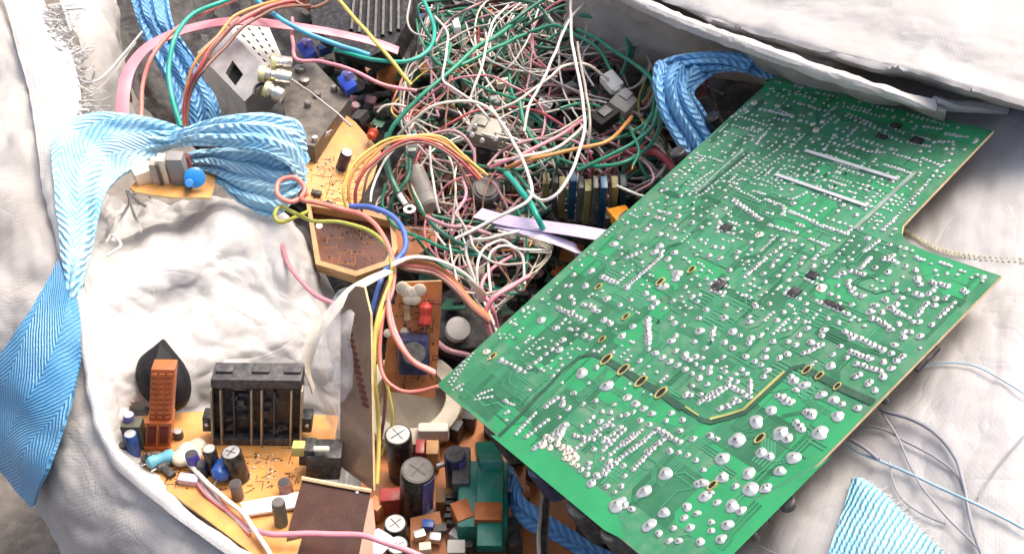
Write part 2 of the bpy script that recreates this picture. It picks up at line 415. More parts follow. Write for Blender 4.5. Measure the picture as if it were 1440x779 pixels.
def lining():
    g = [[(150,272,.0),(125,330,.055),(118,400,.06),(126,480,.055),(138,562,.045),(166,636,.03),(250,708,.026),(366,794,.02)],
         [(185,288,-.035),(170,328,-.012),(165,388,.056),(180,460,.042),(185,545,.03),(205,605,-.012),(285,685,-.012),(395,785,-.02)],
         [(240,292,-.01),(236,326,.014),(240,368,.054),(250,430,.03),(262,510,.02),(275,580,-.012),(330,650,-.03),(415,770,-.05)],
         [(310,278,.025),(318,305,.042),(330,345,.04),(340,410,.022),(352,485,.01),(370,560,-.02),(405,640,-.05),(445,770,-.07)],
         [(372,285,.018),(392,320,.028),(412,360,.02),(432,430,.012),(448,500,-.01),(460,560,-.035),(480,640,-.075),(505,770,-.085)],
         [(430,320,-.04),(455,380,-.04),(480,440,-.05),(500,510,-.06),(510,580,-.08),(530,640,-.095),(545,770,-.1),(560,800,-.1)]]
    rows = loft([L3(*r) for r in g], 170, 120)
    rows = crumple(rows, .012, 11, 5, .4, .05)
    rows = facets(rows, .013, 13, 2); rows = facets(rows, .005, 34, 5); rows = crumple(rows, .0012, 60, 6, .85, .05)
    MB().grid(rows, 0, .001).build('lining', bag_lining, bag)
lining()
def hem():
    a = L3((-70,-140,.05), (0,-10,.064), (22,60,.072), (42,130,.075), (54,205,.078), (64,270,.079), (82,342,.077), (106,425,.07), (118,500,.064), (130,560,.057), (155,640,.053), (236,716,.049), (357,803,.043), (458,868,.036), (588,911,.038), (730,931,.053), (864,931,.088), (934,911,.123))
    b = L3((0,-140,.05), (55,-10,.064), (92,60,.075), (112,120,.078), (112,190,.078), (88,260,.081), (101,338,.08), (121,424,.074), (131,498,.067), (141,557,.06), (164,633,.053), (244,709,.047), (364,794,.041), (462,856,.036), (592,899,.038), (730,919,.053), (856,919,.088), (926,899,.123))
    rows = crumple(ribbon_rows(a, b, 150, 9, bulge=.003), .004, 40, 4, .5)
    h = MB().grid(rows, 0, .002).build('hem', bag_hem, bag)
    m = MB()
    for k in range(120):
        y = rng.uniform(8, 160); x = 60 + (y/160)*45 + rng.uniform(-8, 18); h0 = .077
        a = rng.uniform(-.9, .35); ln = rng.uniform(18, 48)
        p = [(x, y, h0)] + [(x+ln*f*math.cos(a)+rng.uniform(-5, 5), y+ln*f*math.sin(a)+rng.uniform(-5, 5)+6*f, h0+rng.uniform(-.01, .01)*f) for f in (.4, .75, 1)]
        m.tube(L3(*p), rng.uniform(.0006, .0015), 5, 12, taper=True)
    tag(m.build('frayed_thread', bag_hem, h), kind='stuff')
    for p in ([(178,268,.04),(182,285,.035),(172,305,.035),(158,340,.055)], [(180,268,.04),(186,295,.03),(198,325,.045)], [(150,340,.06),(158,330,.062),(170,345,.06),(150,360,.06)],
              [(185,275,.04),(200,270,.045),(212,278,.04)], [(182,272,.04),(195,285,.045),(205,290,.04)], [(100,120,.08),(140,112,.07),(175,75,.05),(200,45,.05)], [(110,135,.08),(145,120,.06),(190,60,.04)],
              [(85,0,.08),(92,20,.08),(100,45,.08)]):
        MB().tube(L3(*p), .0011, 5, 16).build('loose_thread', bag_hem, bag)
hem()
def inner_back():
    # inside of the bag behind the rim, upper left, its shade in the cloth tone
    g = [[(60,-60,.05),(100,40,.055),(115,120,.055),(118,200,.05)], [(110,-60,.02),(150,20,.02),(160,90,.015),(165,180,.0)], [(140,-60,.0),(158,10,-.02),(172,80,-.03),(185,180,-.04)], [(150,-60,-.08),(166,30,-.10),(180,100,-.10),(195,190,-.11)]]
    rows = crumple(loft([L3(*r) for r in g], 50, 40), .014, 13, 21, .5)
    MB().grid(rows, 0, .0012).build('inner_wall', bag_shaded, bag)
    # back wall rising to the rolled hem on the right
    top = [(800,-60,.10),(880,-6,.115),(960,31,.135),(1050,64,.16),(1150,99,.19),(1250,130,.203),(1330,150,.199)]
    mid = [(800,-30,.08),(875,22,.085),(950,52,.10),(1050,82,.13),(1150,112,.165),(1250,140,.195),(1330,158,.205)]
    low = [(790,30,.02),(860,70,.03),(930,88,.05),(1050,108,.085),(1150,132,.13),(1250,150,.17),(1330,164,.19)]
    bot = [(770,80,-.06),(850,100,-.05),(930,104,-.03),(1060,116,.03),(1160,145,.08),(1255,158,.14),(1335,170,.17)]
    rows = crumple(loft([L3(*r) for r in (top, mid, low, bot)], 90, 36), .008, 20, 13, .5, .1)
    MB().grid(rows, 0, .0012).build('inner_wall', bag_shaded, bag)
    tw = (8, 8, 8, 8, 7.5, 6, 3.5); a = L3(*[(x, y-w*.8, h+.006) for (x, y, h), w in zip(top, tw)]+[(1415,160,.19)]); b = L3(*[(x-4, y+w, h+.002) for (x, y, h), w in zip(top, tw)]+[(1413,161.5,.188)])
    rows = crumple(ribbon_rows(a, b, 110, 8, bulge=.005), .003, 40, 9, .5)
    MB().grid(rows, 0, .003).build('hem', bag_hem, bag)
inner_back()
def right_wall():
    spec = [(60, (1180, 1240, 1310, 1390, 1480, 1580)), (120, (1150, 1215, 1290, 1370, 1460, 1560)), (190, (1160, 1230, 1300, 1380, 1460, 1560)), (320, (1130, 1210, 1290, 1370, 1450, 1560)), (450, (1110, 1200, 1290, 1370, 1450, 1560)),
            (580, (1060, 1150, 1250, 1350, 1450, 1560)), (690, (990, 1100, 1210, 1320, 1440, 1560)), (790, (930, 1050, 1180, 1310, 1440, 1560)), (900, (900, 1040, 1170, 1300, 1440, 1560))]
    off = {0: -.05, 1: -.028, 2: -.022, 3: -.02, 4: -.024, 5: -.05}
    ctrl = []
    for k, (y, xs) in enumerate(spec):
        ctrl.append([B(x, y, off[i] - (.012 if k in (0, 8) else 0)) for i, x in enumerate(xs)])
    for r in ctrl: r += [r[-1]+V((.05, .0, -.10)), r[-1]+V((.06, .0, -.4)), V((r[-1].x+.06, r[-1].y, -.752))]
    for o_ in ((-.02, -.08), (-.03, -.4), (-.03, None)): ctrl.append([V((q.x, q.y+o_[0], max(-.752, q.z+o_[1]) if o_[1] else -.752)) for q in ctrl[8]])
    rows = crumple(loft(ctrl, 220, 220), .007, 9, 31, .4, .03)
    rows = facets(rows, .006, 13, 4); rows = facets(rows, .002, 36, 9); rows = crumple(rows, .0007, 70, 4, .8, .03)
    MB().grid(rows, 0, .0012).build('outer_wall', bag_white, bag)
    flat_pts = [q for r in rows for q in r]
    def on(px, py, up=.003):
        # nearest sheet point seen at this pixel
        d = ray(px, py).normalized(); c = V((0, 0, CAMH))
        best = min(((q-c).length, q) for q in flat_pts if ((q-c)-d*(q-c).dot(d)).length < .006)[1]
        t = BN.dot(best + BN*up - c)/BN.dot(d); return c + d*t
    return on
on_right = right_wall()
def seam():
    pts = [on_right(x, y, .001) for x, y in ((1268,322),(1290,336),(1320,352),(1355,360),(1400,366),(1450,368))]
    ys = mat('seam_thread', 'dcd6b4', .8, 0, .2, 200)
    pts = spline([p+BN*.0012 for p in pts], 121); m = MB()
    for k in range(0, 118, 4):
        for o in (-.0012, .0012):
            q = [p+V((0, o, 0)) for p in pts[k:k+4]]; m.tube([q[0]-BN*.002]+q[1:3]+[q[3]-BN*.002], .0003, 5, 8)
    tag(tag(m.build('seam', ys, bag), 'cream stitched seam'), kind='stuff')
seam()

def strap(ea, eb, m, n=90, w=13, ripple=0, ramp=0., bulge=0., wob=.002, seed=0, label=None, th=.0026):
    if ea and not isinstance(ea[0], Vector): ea, eb = L3(*ea), L3(*eb)
    rows = ribbon_rows(ea, eb, n, w, ripple, ramp, seed, bulge, wob)
    o = MB().grid(rows, 0, th, True).build('strap', m, bag)
    return tag(o, label) if label else o
# left loop: rises over the rim, twists and folds back
strap([(104,432,.07),(92,380,.083),(84,320,.088),(76,262,.09),(73,205,.092),(88,176,.088),(130,160,.09),(185,162,.09),(240,174,.085),(268,188,.078)],
      [(112,436,.07),(118,395,.078),(132,335,.076),(146,280,.074),(162,255,.072),(178,243,.07),(196,232,.07),(218,220,.068),(243,203,.068),(262,196,.07)], web_sunlit, 120, 17, 2, .0015, .004, .003, 1, 'sunlit blue webbing loop over the left rim')
strap([(205,176,.082),(245,186,.082),(290,172,.092),(340,161,.097),(390,163,.094),(417,176,.086),(424,205,.074)],
      [(212,222,.068),(240,208,.072),(280,204,.082),(330,206,.088),(375,216,.086),(405,232,.078),(424,256,.064)], web_sunlit, 90, 17, 3, .0022, .004, .002, 2)
strap([(424,214,.066),(404,226,.07),(370,214,.072),(325,210,.07),(285,212,.062),(245,222,.055)],
      [(424,262,.05),(404,290,.052),(380,304,.045),(345,290,.045),(312,262,.045),(285,245,.042)], web_sunlit, 80, 17, 4, .0028, .003, .002, 3)
# hanging outside on the left
def wallpts(lst):
    out = []
    for x, y in lst:
        q = on_wall(x, y)
        if q is None: q = out[-1] + (P(x, y, out[-1].z-.02)-out[-1])
        out.append(q)
    return out
_wa = wallpts([(84,366),(66,400),(44,436),(18,474),(-8,512),(-34,550),(-50,590)])
_wb = wallpts([(106,418),(113,446),(113,480),(111,515),(104,552),(92,590),(80,622),(62,668),(46,712)])
strap(_wa, _wb, web_blue, 90, 17, 0, 0, .002, .002, 4, 'flat blue strap hanging down outside the bag with a frayed end')
m_ = MB()
for k in range(26):
    q = _wa[-1].lerp(_wb[-1], k/25); d_ = ((_wb[-1]-_wb[-2]).normalized()+V((rng.uniform(-.3, .1), 0, rng.uniform(-.3, .2))))
    m_.tube([q-d_*.003, q+d_*.004, q+d_*rng.uniform(.006, .013)], .0006, 5, 8, taper=True)
tag(m_.build('strap_fray', MATS['hem_white'], bag), kind='stuff')
# upper left, going down into the bag
strap([(178,-20,.02),(192,20,.01),(205,60,-.0),(232,110,-.02),(246,150,-.035),(250,190,-.05)], [(232,-20,.02),(246,40,.01),(272,80,-.01),(292,115,-.025),(308,150,-.04),(312,190,-.06)], web_deep, 60, 13, 3, .003, .003, .002, 5, 'deep blue strap running down inside the bag behind the pink wires')
# right, folded over beside the green board
strap([(1112,104,.13),(1075,84,.135),(1020,74,.13),(965,78,.118),(930,88,.11),(918,105,.105)], [(1092,112,.118),(1060,102,.12),(1020,100,.118),(985,108,.11),(965,122,.1),(958,140,.095)], web_mid, 60, 15, 3, .003, .005, .002, 6, 'blue strap folded over itself beside the green board')
strap([(922,92,.112),(920,120,.11),(930,160,.098),(952,200,.085),(966,220,.078)], [(1000,104,.115),(975,128,.11),(985,150,.105),(1004,180,.095),(1016,206,.09)], web_mid, 50, 15, 3, .0035, .004, .002, 7)
# below the front edge of the board and the flat end lower right
strap([(712,655,-.02),(740,700,-.01),(790,735,.0),(840,765,.0),(900,800,.0)], [(722,690,-.035),(742,740,-.03),(780,760,-.02),(830,790,-.02),(880,830,-.02)], web_deep, 60, 13, 2, .002, .004, .002, 8, 'blue strap slack under the front edge of the green board')
_lo = [on_right(x, y, .004) for x, y in ((1200,674),(1190,710),(1176,752),(1160,800))]
_hi = [on_right(x, y, .004) for x, y in ((1218,678),(1252,704),(1296,748),(1350,800))]
strap(_lo, _hi, webbing_mat('webbing_flat', '74c0de', 'b4dfe9', .005, .4, fade=.5), 50, 15, 0, 0, .002, .001, 9, 'pale blue strap sewn flat on the bag, lower right')
m_ = MB()
for k in range(34):
    f = k/33; q = spline(_hi, 34)[k]; d_ = V((rng.uniform(.5, 1), rng.uniform(-.2, .6), .15)); m_.tube([q-d_*.002, q+d_*.002, q+d_*rng.uniform(.003, .008)+V((0, 0, -.001))], .0004, 5, 6, taper=True)
tag(m_.build('strap_fray', MATS['hem_white'], bag), kind='stuff')
strap([(990,770,.09),(1030,775,.1),(1060,790,.1)], [(990,800,.08),(1030,805,.09),(1060,820,.09)], web_blue, 20, 9, 0, 0, .003, .001, 10)

bag2 = thing('bulk_bag', 'second light grey woven bag bulging behind the open one, upper right', 'bag', (.35, 1.0, -.75))
def second():
    g = [[(852,-14,.05),(962,22,.07),(1062,55,.09),(1162,83,.11),(1292,114,.135),(1402,146,.15),(1482,164,.15),(1582,184,.15)],
         [(850,-20,.11),(960,16,.135),(1060,48,.16),(1160,76,.19),(1290,108,.215),(1400,140,.222),(1480,158,.222),(1580,178,.22)],
         [(860,-60,.114),(980,-24,.139),(1090,10,.164),(1200,40,.194),(1310,74,.219),(1410,108,.226),(1490,130,.226),(1590,150,.222)],
         [(880,-120,.118),(1010,-70,.143),(1120,-30,.168),(1230,0,.198),(1340,30,.223),(1440,60,.23),(1520,85,.23),(1600,110,.225)],
         [(900,-220,.11),(1060,-160,.135),(1170,-110,.16),(1280,-70,.19),(1400,-40,.21),(1500,-10,.22),(1600,10,.22),(1700,40,.21)]]
    rows = crumple(loft([L3(*r) for r in g], 150, 100), .006, 9, 41, .4, .04)
    rows = facets(rows, .005, 12, 6); rows = facets(rows, .002, 34, 2); rows = crumple(rows, .0008, 70, 3, .8, .04)
    MB().grid(rows, 0, .0012).build('side_wall', cloth_mat('woven_far', 'bfbdbc', dirt='9a9591', dirt_amt=.4, weave=.2, crease=.15, stain_scale=9), bag2)
    # the hanging flank below, down to the ground
    f = [g[4], [(x+60, y-60, -.2) for x, y, h in g[4]], [(x+60, y-60, -.752) for x, y, h in g[4]]]
    MB().grid(crumple(loft([L3(*r) for r in f], 60, 40), .012, 8, 44, .35), 0, .0012).build('side_wall', MATS['woven_far'], bag2)
second()
# ------------------------------------------------------------------ scrap in the bag
def plane(a, b, c):
    a, b, c = P(*a), P(*b), P(*c); n = (b-a).cross(c-a).normalized()
    if n.z < 0: n = -n
    def f(px, py, off=0.0):
        d = ray(px, py); o = V((0, 0, CAMH)); return o + d*(n.dot(a+n*off-o)/n.dot(d))
    f.n = n; return f
def px_at(q):      # metres of one photo pixel at a point
    return (V(q)-V((0, 0, CAMH))).dot(FWD)/FOC
def rotz(a, tilt=0, az=0): return Matrix.Rotation(az, 3, 'Z') @ Matrix.Rotation(tilt, 3, 'X') @ Matrix.Rotation(a, 3, 'Z')

def heap():
    lim = [(-60, 150, 1000), (40, 160, 1060), (150, 200, 1120), (250, 330, 1080), (330, 420, 1000), (430, 470, 950), (560, 520, 930), (660, 540, 900), (760, 560, 900), (860, 580, 900)]
    ctrl = []
    for y, a, b in lim:
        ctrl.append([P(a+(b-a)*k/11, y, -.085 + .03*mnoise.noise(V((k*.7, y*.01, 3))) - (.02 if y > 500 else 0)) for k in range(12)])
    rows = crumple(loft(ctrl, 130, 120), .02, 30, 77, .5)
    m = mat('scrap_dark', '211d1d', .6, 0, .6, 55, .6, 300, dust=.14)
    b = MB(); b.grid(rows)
    ms = [m, dgrey, orange2_pcb, brown_pcb, steel, blk, mat('pcb_green_dark', '1c5b42', .5, 0, .3, 80, dust=.3), cream, WM['mauve'], blue_cap]
    for k in range(900):
        px, py = rng.uniform(430, 960), rng.uniform(-40, 470)
        if px < 560 and 180 < py: continue
        if px > 700 + (470-py)*1.0 + 60: continue
        c = P(px, py, rng.uniform(-.085, -.035)); kind = rng.random(); mi = rng.choices(range(1, 10), (7, 2, 4, 1, 8, 2, 1, 3, 1))[0]
        rot = rotz(rng.uniform(0, 6), rng.uniform(-.9, .9), rng.uniform(0, 6))
        if kind < .45: b.box(c, (rng.uniform(.004, .02), rng.uniform(.004, .014), rng.uniform(.003, .012)), .0006, rot, mi)
        elif kind < .75: b.cyl(c, c + rot @ V((0, 0, rng.uniform(.008, .02))), rng.uniform(.002, .006), seg=12, mi=mi)
        else: b.box(c-V((0, 0, .015)), (rng.uniform(.015, .04), rng.uniform(.012, .025), .0016), 0, rot, rng.choice((2, 3, 6, 6)))
    tag(b.build('electronic_scrap', ms), kind='stuff')
heap()

def elcap(parent, base, top, r, sleeve=None, topm=None, stripe=None, name='capacitor'):
    base, top = V(base), V(top); h = (top-base).length
    m = MB().lathe([(r*.93, 0), (r, .001), (r, h*.1), (r*.95, h*.13), (r, h*.16), (r, h-.0012), (r*.94, h), (r*.85, h)], base, top-base, 22)
    o = m.build(name, sleeve or blk_gloss, parent); topm = mat('can_top', 'b4b2ae', .45, .55, .25, 160, .1, 600, dust=.25) if topm in (white_pl, steel) else topm
    ax = (top-base).normalized()
    ct = MB().lathe([(r*.86, 0), (r*.84, .0003), (r*.1, .0004)], top, ax, 22).build('cap_top', topm or steel, o)
    if r > .0055:
        q = V((0, 0, 1)).rotation_difference(ax).to_matrix() @ Matrix.Rotation(r*900, 3, 'Z')
        MB().box(top+ax*.0005, (r*1.2, .0005, .0003), 0, q).box(top+ax*.0006, (.0005, r*1.2, .0003), 0, q).build('score_mark', dgrey, ct, False)
    if stripe:
        u = V((1, -.8, 0)); u = (u-ax*u.dot(ax)).normalized(); w = ax.cross(u); rows = []
        for i in range(2):
            q = base + ax*(h*(.17 if i == 0 else .97)); rows.append([q + (u*math.cos(a)+w*math.sin(a))*(r+.0002) for a in [-.5+.1*k for k in range(11)]])
        MB().grid(rows, 0, .0002).build('stripe', stripe, o)
    return o
def resistor(parent, a, b, r, m, name='resistor'):
    a, b = V(a), V(b); d = (b-a); n = d.normalized()
    o = MB().lathe([(r*.5, 0), (r, r*.5), (r, r*1.2), (r*.86, r*1.5), (r*.86, d.length-r*1.5), (r, d.length-r*1.2), (r, d.length-r*.5), (r*.5, d.length)], a, n, 14).build(name, m, parent)
    MB().tube([a+n*.0005, a-n*.003, a-n*.005-V((0, 0, .003))], .0004, 5).tube([b-n*.0005, b+n*.003, b+n*.005-V((0, 0, .003))], .0004, 5).build('lead', steel, o)
    return o

def board_marks(parent, pl, box, n, seed, dark='6b3f1c'):
    g = random.Random(seed); n0 = pl.n; hm = MB(); lm = MB(); x0, y0, x1, y1 = box
    for k in range(n):
        q = pl(g.uniform(x0, x1), g.uniform(y0, y1), .00015); r = g.uniform(.0004, .0008)
        hm.lathe([(r, 0), (r, .0001)], q, n0, 8)
    for k in range(n):
        a = pl(g.uniform(x0, x1), g.uniform(y0, y1), .0001); d = (V((1, 0, 0)) if g.random() < .5 else V((.1, 1, 0))); d = (d-n0*d.dot(n0)).normalized(); w = n0.cross(d)*.00028; l = g.uniform(.002, .011)
        lm.slab([a-w, a+d*l-w, a+d*l+w, a+w], .0001, n0)
        if g.random() < .5:
            b2 = a+d*l; w2 = d*.00028; d2 = n0.cross(d)*g.choice((-1, 1)); l2 = g.uniform(.002, .005); lm.slab([b2-w2, b2+d2*l2-w2, b2+d2*l2+w2, b2+w2], .00013, n0)
    tag(hm.build('drill_hole', hole_m, parent, False), kind='stuff'); tag(lm.build('printed_line', mat('print_'+dark, dark, .6, 0, .2, 90), parent, False), kind='stuff')
# --- orange board lower left
def orange_board():
    pl = plane((163,588,.014), (378,788,.032), (520,592,.012)); n = pl.n; X = V((1,0,0)); X = (X-n*X.dot(n)).normalized(); Y = n.cross(X)
    root = thing('circuit_board', 'orange circuit board with a black slotted jack block, lower left against the bag rim', 'circuit board', frame(pl(300, 660), X, n))
    b = MB().slab([pl(*q) for q in ((163,587),(300,577),(476,584),(470,620),(446,690),(408,806),(392,806),(172,641))], .0022, n, 0, 1, 2)
    b.build('board', [orange_pcb, tan_edge, brown_pcb], root, False)
    u = px_at(pl(350, 620))
    # black jack block
    c = pl(361, 622); W, H, D = .0575, .058, .0105
    TJ = (n + X*.12).normalized(); M3 = Matrix((X, TJ.cross(X), TJ)).transposed()
    loc = lambda x, y, z: c + X*x + Y*y + TJ*z
    blk_o = MB().box(loc(0, D/2+.003, H/2), (W, D, H), .0012, M3).build('jack_block', blk, root)
    b = MB().box(loc(0, D/2, H-.002), (W*.99, D+.006, .0075), .0008, M3)
    for x in (-.021, .002, .022): b.box(loc(x, D*.55, H+.0022), (.011, .006, .003), .0008, M3)
    b.box(loc(-.010, -.0005, H-.006), (.0085, .004, .004), .0005, M3)
    for x, w in ((-.0145, .009), (.0115, .0085)):
        b.box(loc(x, .001, H*.42), (.0012, .005, H*.8), .0003, M3)
    for k in range(26):
        x = rng.choice((-.016, -.0095, -.004, .006, .011, .016)); b.box(loc(x+rng.uniform(-.002, .002), .002, rng.uniform(.006, H-.012)), (rng.uniform(.002, .006), .003, rng.uniform(.0015, .005)), .0003, M3)
    b.box(loc(0, .001, .003), (W, .008, .006), .0006, M3)
    b.build('jack_housing', dgrey, blk_o)
    for x in (-.0285, -.0225, -.003, .0035, .0225, .029):
        MB().box(loc(x, -.0002, H*.44), (.0013, .006, H*.86), .0003, M3).build('contact_strip', brass, blk_o)
    for s in (-1, 1):
        b = MB().box(loc(s*(W/2+.0035), .006, .015), (.007, .010, .013), .001, M3); b.build('mounting_ear', blk, blk_o)
        MB().cyl(loc(s*(W/2+.004), .0012, .016), loc(s*(W/2+.004), -.0005, .016), .0014).build('screw', steel, blk_o)
    # tall orange block
    c2 = pl(221, 632); T = (n + X*.21).normalized(); M2 = Matrix((X, T.cross(X), T)).transposed(); M2c = Matrix((X, n.cross(X), n)).transposed()
    l2 = lambda x, y, z: c2 + X*x + n.cross(X)*y + T*z
    ob = MB().box(l2(0, .006, .0135), (.0165, .012, .027), .0008, M2).box(l2(.0005, .0065, .049), (.0148, .010, .045), .0008, M2)
    for r in range(9):
        for k in range(3): ob.box(l2(-.0044+k*.0048, .0012, .0295+r*.0047), (.0036, .0014, .003), .0004, M2)
    ob.box(l2(0, -.0006, .0258), (.0168, .002, .0018), .0003, M2).box(l2(0, -.0006, .0022), (.0168, .002, .003), .0003, M2).box(l2(-.0002, -.0006, .0135), (.0016, .002, .024), .0003, M2)
    ob = ob.build('connector_block', orange_pl, root)
    MB().box(l2(-.0041, -.0003, .014), (.005, .0012, .015), .0003, M2).box(l2(.0041, -.0003, .014), (.005, .0012, .015), .0003, M2).build('opening', mat('opening_brown', '6e2814', .6), ob)
    MB().box(l2(-.016, .004, .011), (.013, .01, .022), .001, M2c).build('relay', mat('olive_grey', '4c4f3d', .5, 0, .2, 80, dust=.2), root)
    # small parts
    st = lambda px, py, px2, py2, h: (pl(px, py), pl(px, py) + n*h + X*((px2-px)*u))
    a, t = st(190, 640, 191, 0, .020); elcap(root, a, t, .0042, blue_cap, steel)
    a, t = st(184, 622, 191, 0, .026); elcap(root, a, t, .0036, lav, steel)
    a, t = st(177, 640, 177, 0, .010); elcap(root, a, t, .0032, blk_gloss, dgrey)
    resistor(root, pl(206, 652, .005), pl(246, 638, .006), .0044, cyan_pl); resistor(root, pl(220, 659, .003), pl(240, 650, .003), .0025, dgrey)
    resistor(root, pl(200, 648, .004), pl(214, 638, .009), .0028, dgrey)
    b = MB()
    for k in range(7): b.lathe([(.001, -.004), (.005, -.003), (.0065, 0), (.005, .003), (.001, .004)], pl(266+rng.uniform(-12, 12), 632+rng.uniform(-12, 14), rng.uniform(.002, .006)), (rng.uniform(-.4, .4), rng.uniform(-.4, .4), 1), 12)
    b.build('glue_lump', cream, root, sharp=80)
    a, t = st(278, 662, 274, 0, .016); elcap(root, a, t, .0042, mat('indigo', '4a44a0', .3), dgrey)
    a, t = st(287, 668, 287, 0, .011); elcap(root, a, t, .0036, navy_cap, dgrey)
    a, t = st(303, 664, 301, 0, .022); elcap(root, a, t, .0044, blk_gloss, steel)
    a, t = st(338, 672, 332, 0, .024); elcap(root, a, t, .0065, blk_gloss, steel)
    resistor(root, pl(305, 674, .007), pl(321, 646, .011), .0062, blue_cap, 'capacitor')
    a, t = st(335, 700, 335, 0, .014); elcap(root, a, t, .0038, mat('grey_brown', '6b5a52', .4), dgrey)
    a, t = st(404, 694, 402, 0, .011); elcap(root, a, t, .0044, mat('red_brown', '8d5a4a', .4), dgrey)
    a, t = st(252, 615, 252, 0, .006); elcap(root, a, t, .0032, dgrey, steel)
    MB().box(pl(266, 674, .003), (.013, .006, .006), .0008, Matrix.Rotation(-.15, 3, 'Z')).build('plug', mat('pale_lilac', 'cfc5da', .4), root)
    MB().box(pl(235, 662, .002), (.012, .005, .004), .0008, Matrix.Rotation(-.7, 3, 'Z')).build('plug', blk, root)
    b = MB()
    for i in range(7):
        for j in range(5):
            if rng.random() < .7: b.cyl(pl(352+i*6+rng.uniform(-1.5, 1.5), 640+j*8+rng.uniform(-2, 2), 0), pl(352+i*6, 640+j*8, .0006), rng.uniform(.0005, .0011), .0002, 8)
    tag(b.build('solder_joint', mat('pale_solder', 'd8c9b0', .5, .2, .2, 90), root), kind='stuff')
    b = MB()
    for k in range(22):
        b.cyl(pl(rng.uniform(300, 415), rng.uniform(632, 690), 0), pl(0, 0, 0), .0001) if False else b.box(pl(rng.uniform(300, 418), rng.uniform(634, 694), .0002), (rng.uniform(.002, .007), .0006, .0005), 0, Matrix.Rotation(rng.choice((0, 1.57, .6)), 3, 'Z'))
    tag(b.build('print_mark', mat('print_brown', '7d4f2a', .6), root, False), kind='stuff')
    # black coil on the right edge
    q = pl(450, 662)
    co = MB().box(q+n*.011+X*.004, (.022, .017, .021), .0015, M3).box(q+n*.018-X*.006, (.010, .012, .014), .001, M3).build('coil_block', blk, root)
    MB().box(q+n*.024-X*.011-Y*.003, (.008, .007, .008), .001, M3).build('coil_cap', mat('dull_yellow', 'b9b060', .5), co)
    MB().cyl(q+n*.027-X*.001-Y*.006, q+n*.027+X*.009-Y*.006, .0018).build('coil_pin', cream, co)
    # white paper insulator at the front
    MB().slab([pl(*w, .004) for w in ((338,706),(425,690),(420,712),(344,724))], .002, n).build('insulator', white_pl, root, False)
    a, t = st(396, 736, 396, 0, .020); elcap(root, a, t, .0042, mat('grey_green', '575b50', .4), ferrite)
    board_marks(root, pl, (190, 628, 425, 690), 60, 1)
    return pl
OPL = orange_board()

def anode_cap():
    n = V((-.1, -.62, .78)).normalized(); c = P(228, 535, .034)
    out = [(228,477),(216,487),(198,502),(192,520),(193,538),(201,556),(214,569),(230,577),(246,578),(260,568),(266,550),(264,530),(256,512),(243,495)]
    def f(px, py, off):
        d = ray(px, py); o = V((0, 0, CAMH)); return o + d*(n.dot(c+n*off-o)/n.dot(d))
    base = spline([f(*q, 0) for q in out+[out[0]]], 57)[:-1]; cen = sum(base, V())/len(base)
    b = MB(); vs_ = []; prof = [(1.0, -.004), (1.0, 0), (.97, .0025), (.86, .0055), (.62, .0095), (.42, .013), (.22, .0145)]
    for s, h in prof: vs_ += [cen+(q-cen)*s+n*h for q in base]
    m = len(base); fs = [[k*m+i, k*m+(i+1) % m, (k+1)*m+(i+1) % m, (k+1)*m+i] for k in range(len(prof)-1) for i in range(m)]
    fs += [list(range(m))[::-1], [(len(prof)-1)*m+i for i in range(m)]]
    b.put(vs_, fs)
    tag(b.build('rubber_cap', mat('rubber', '141217', .6, 0, .25, 60, .1, 400, dust=.03, spec=.25), sharp=60), 'black rounded rubber cap leaning behind the tall orange connector block', 'rubber cap')
anode_cap()

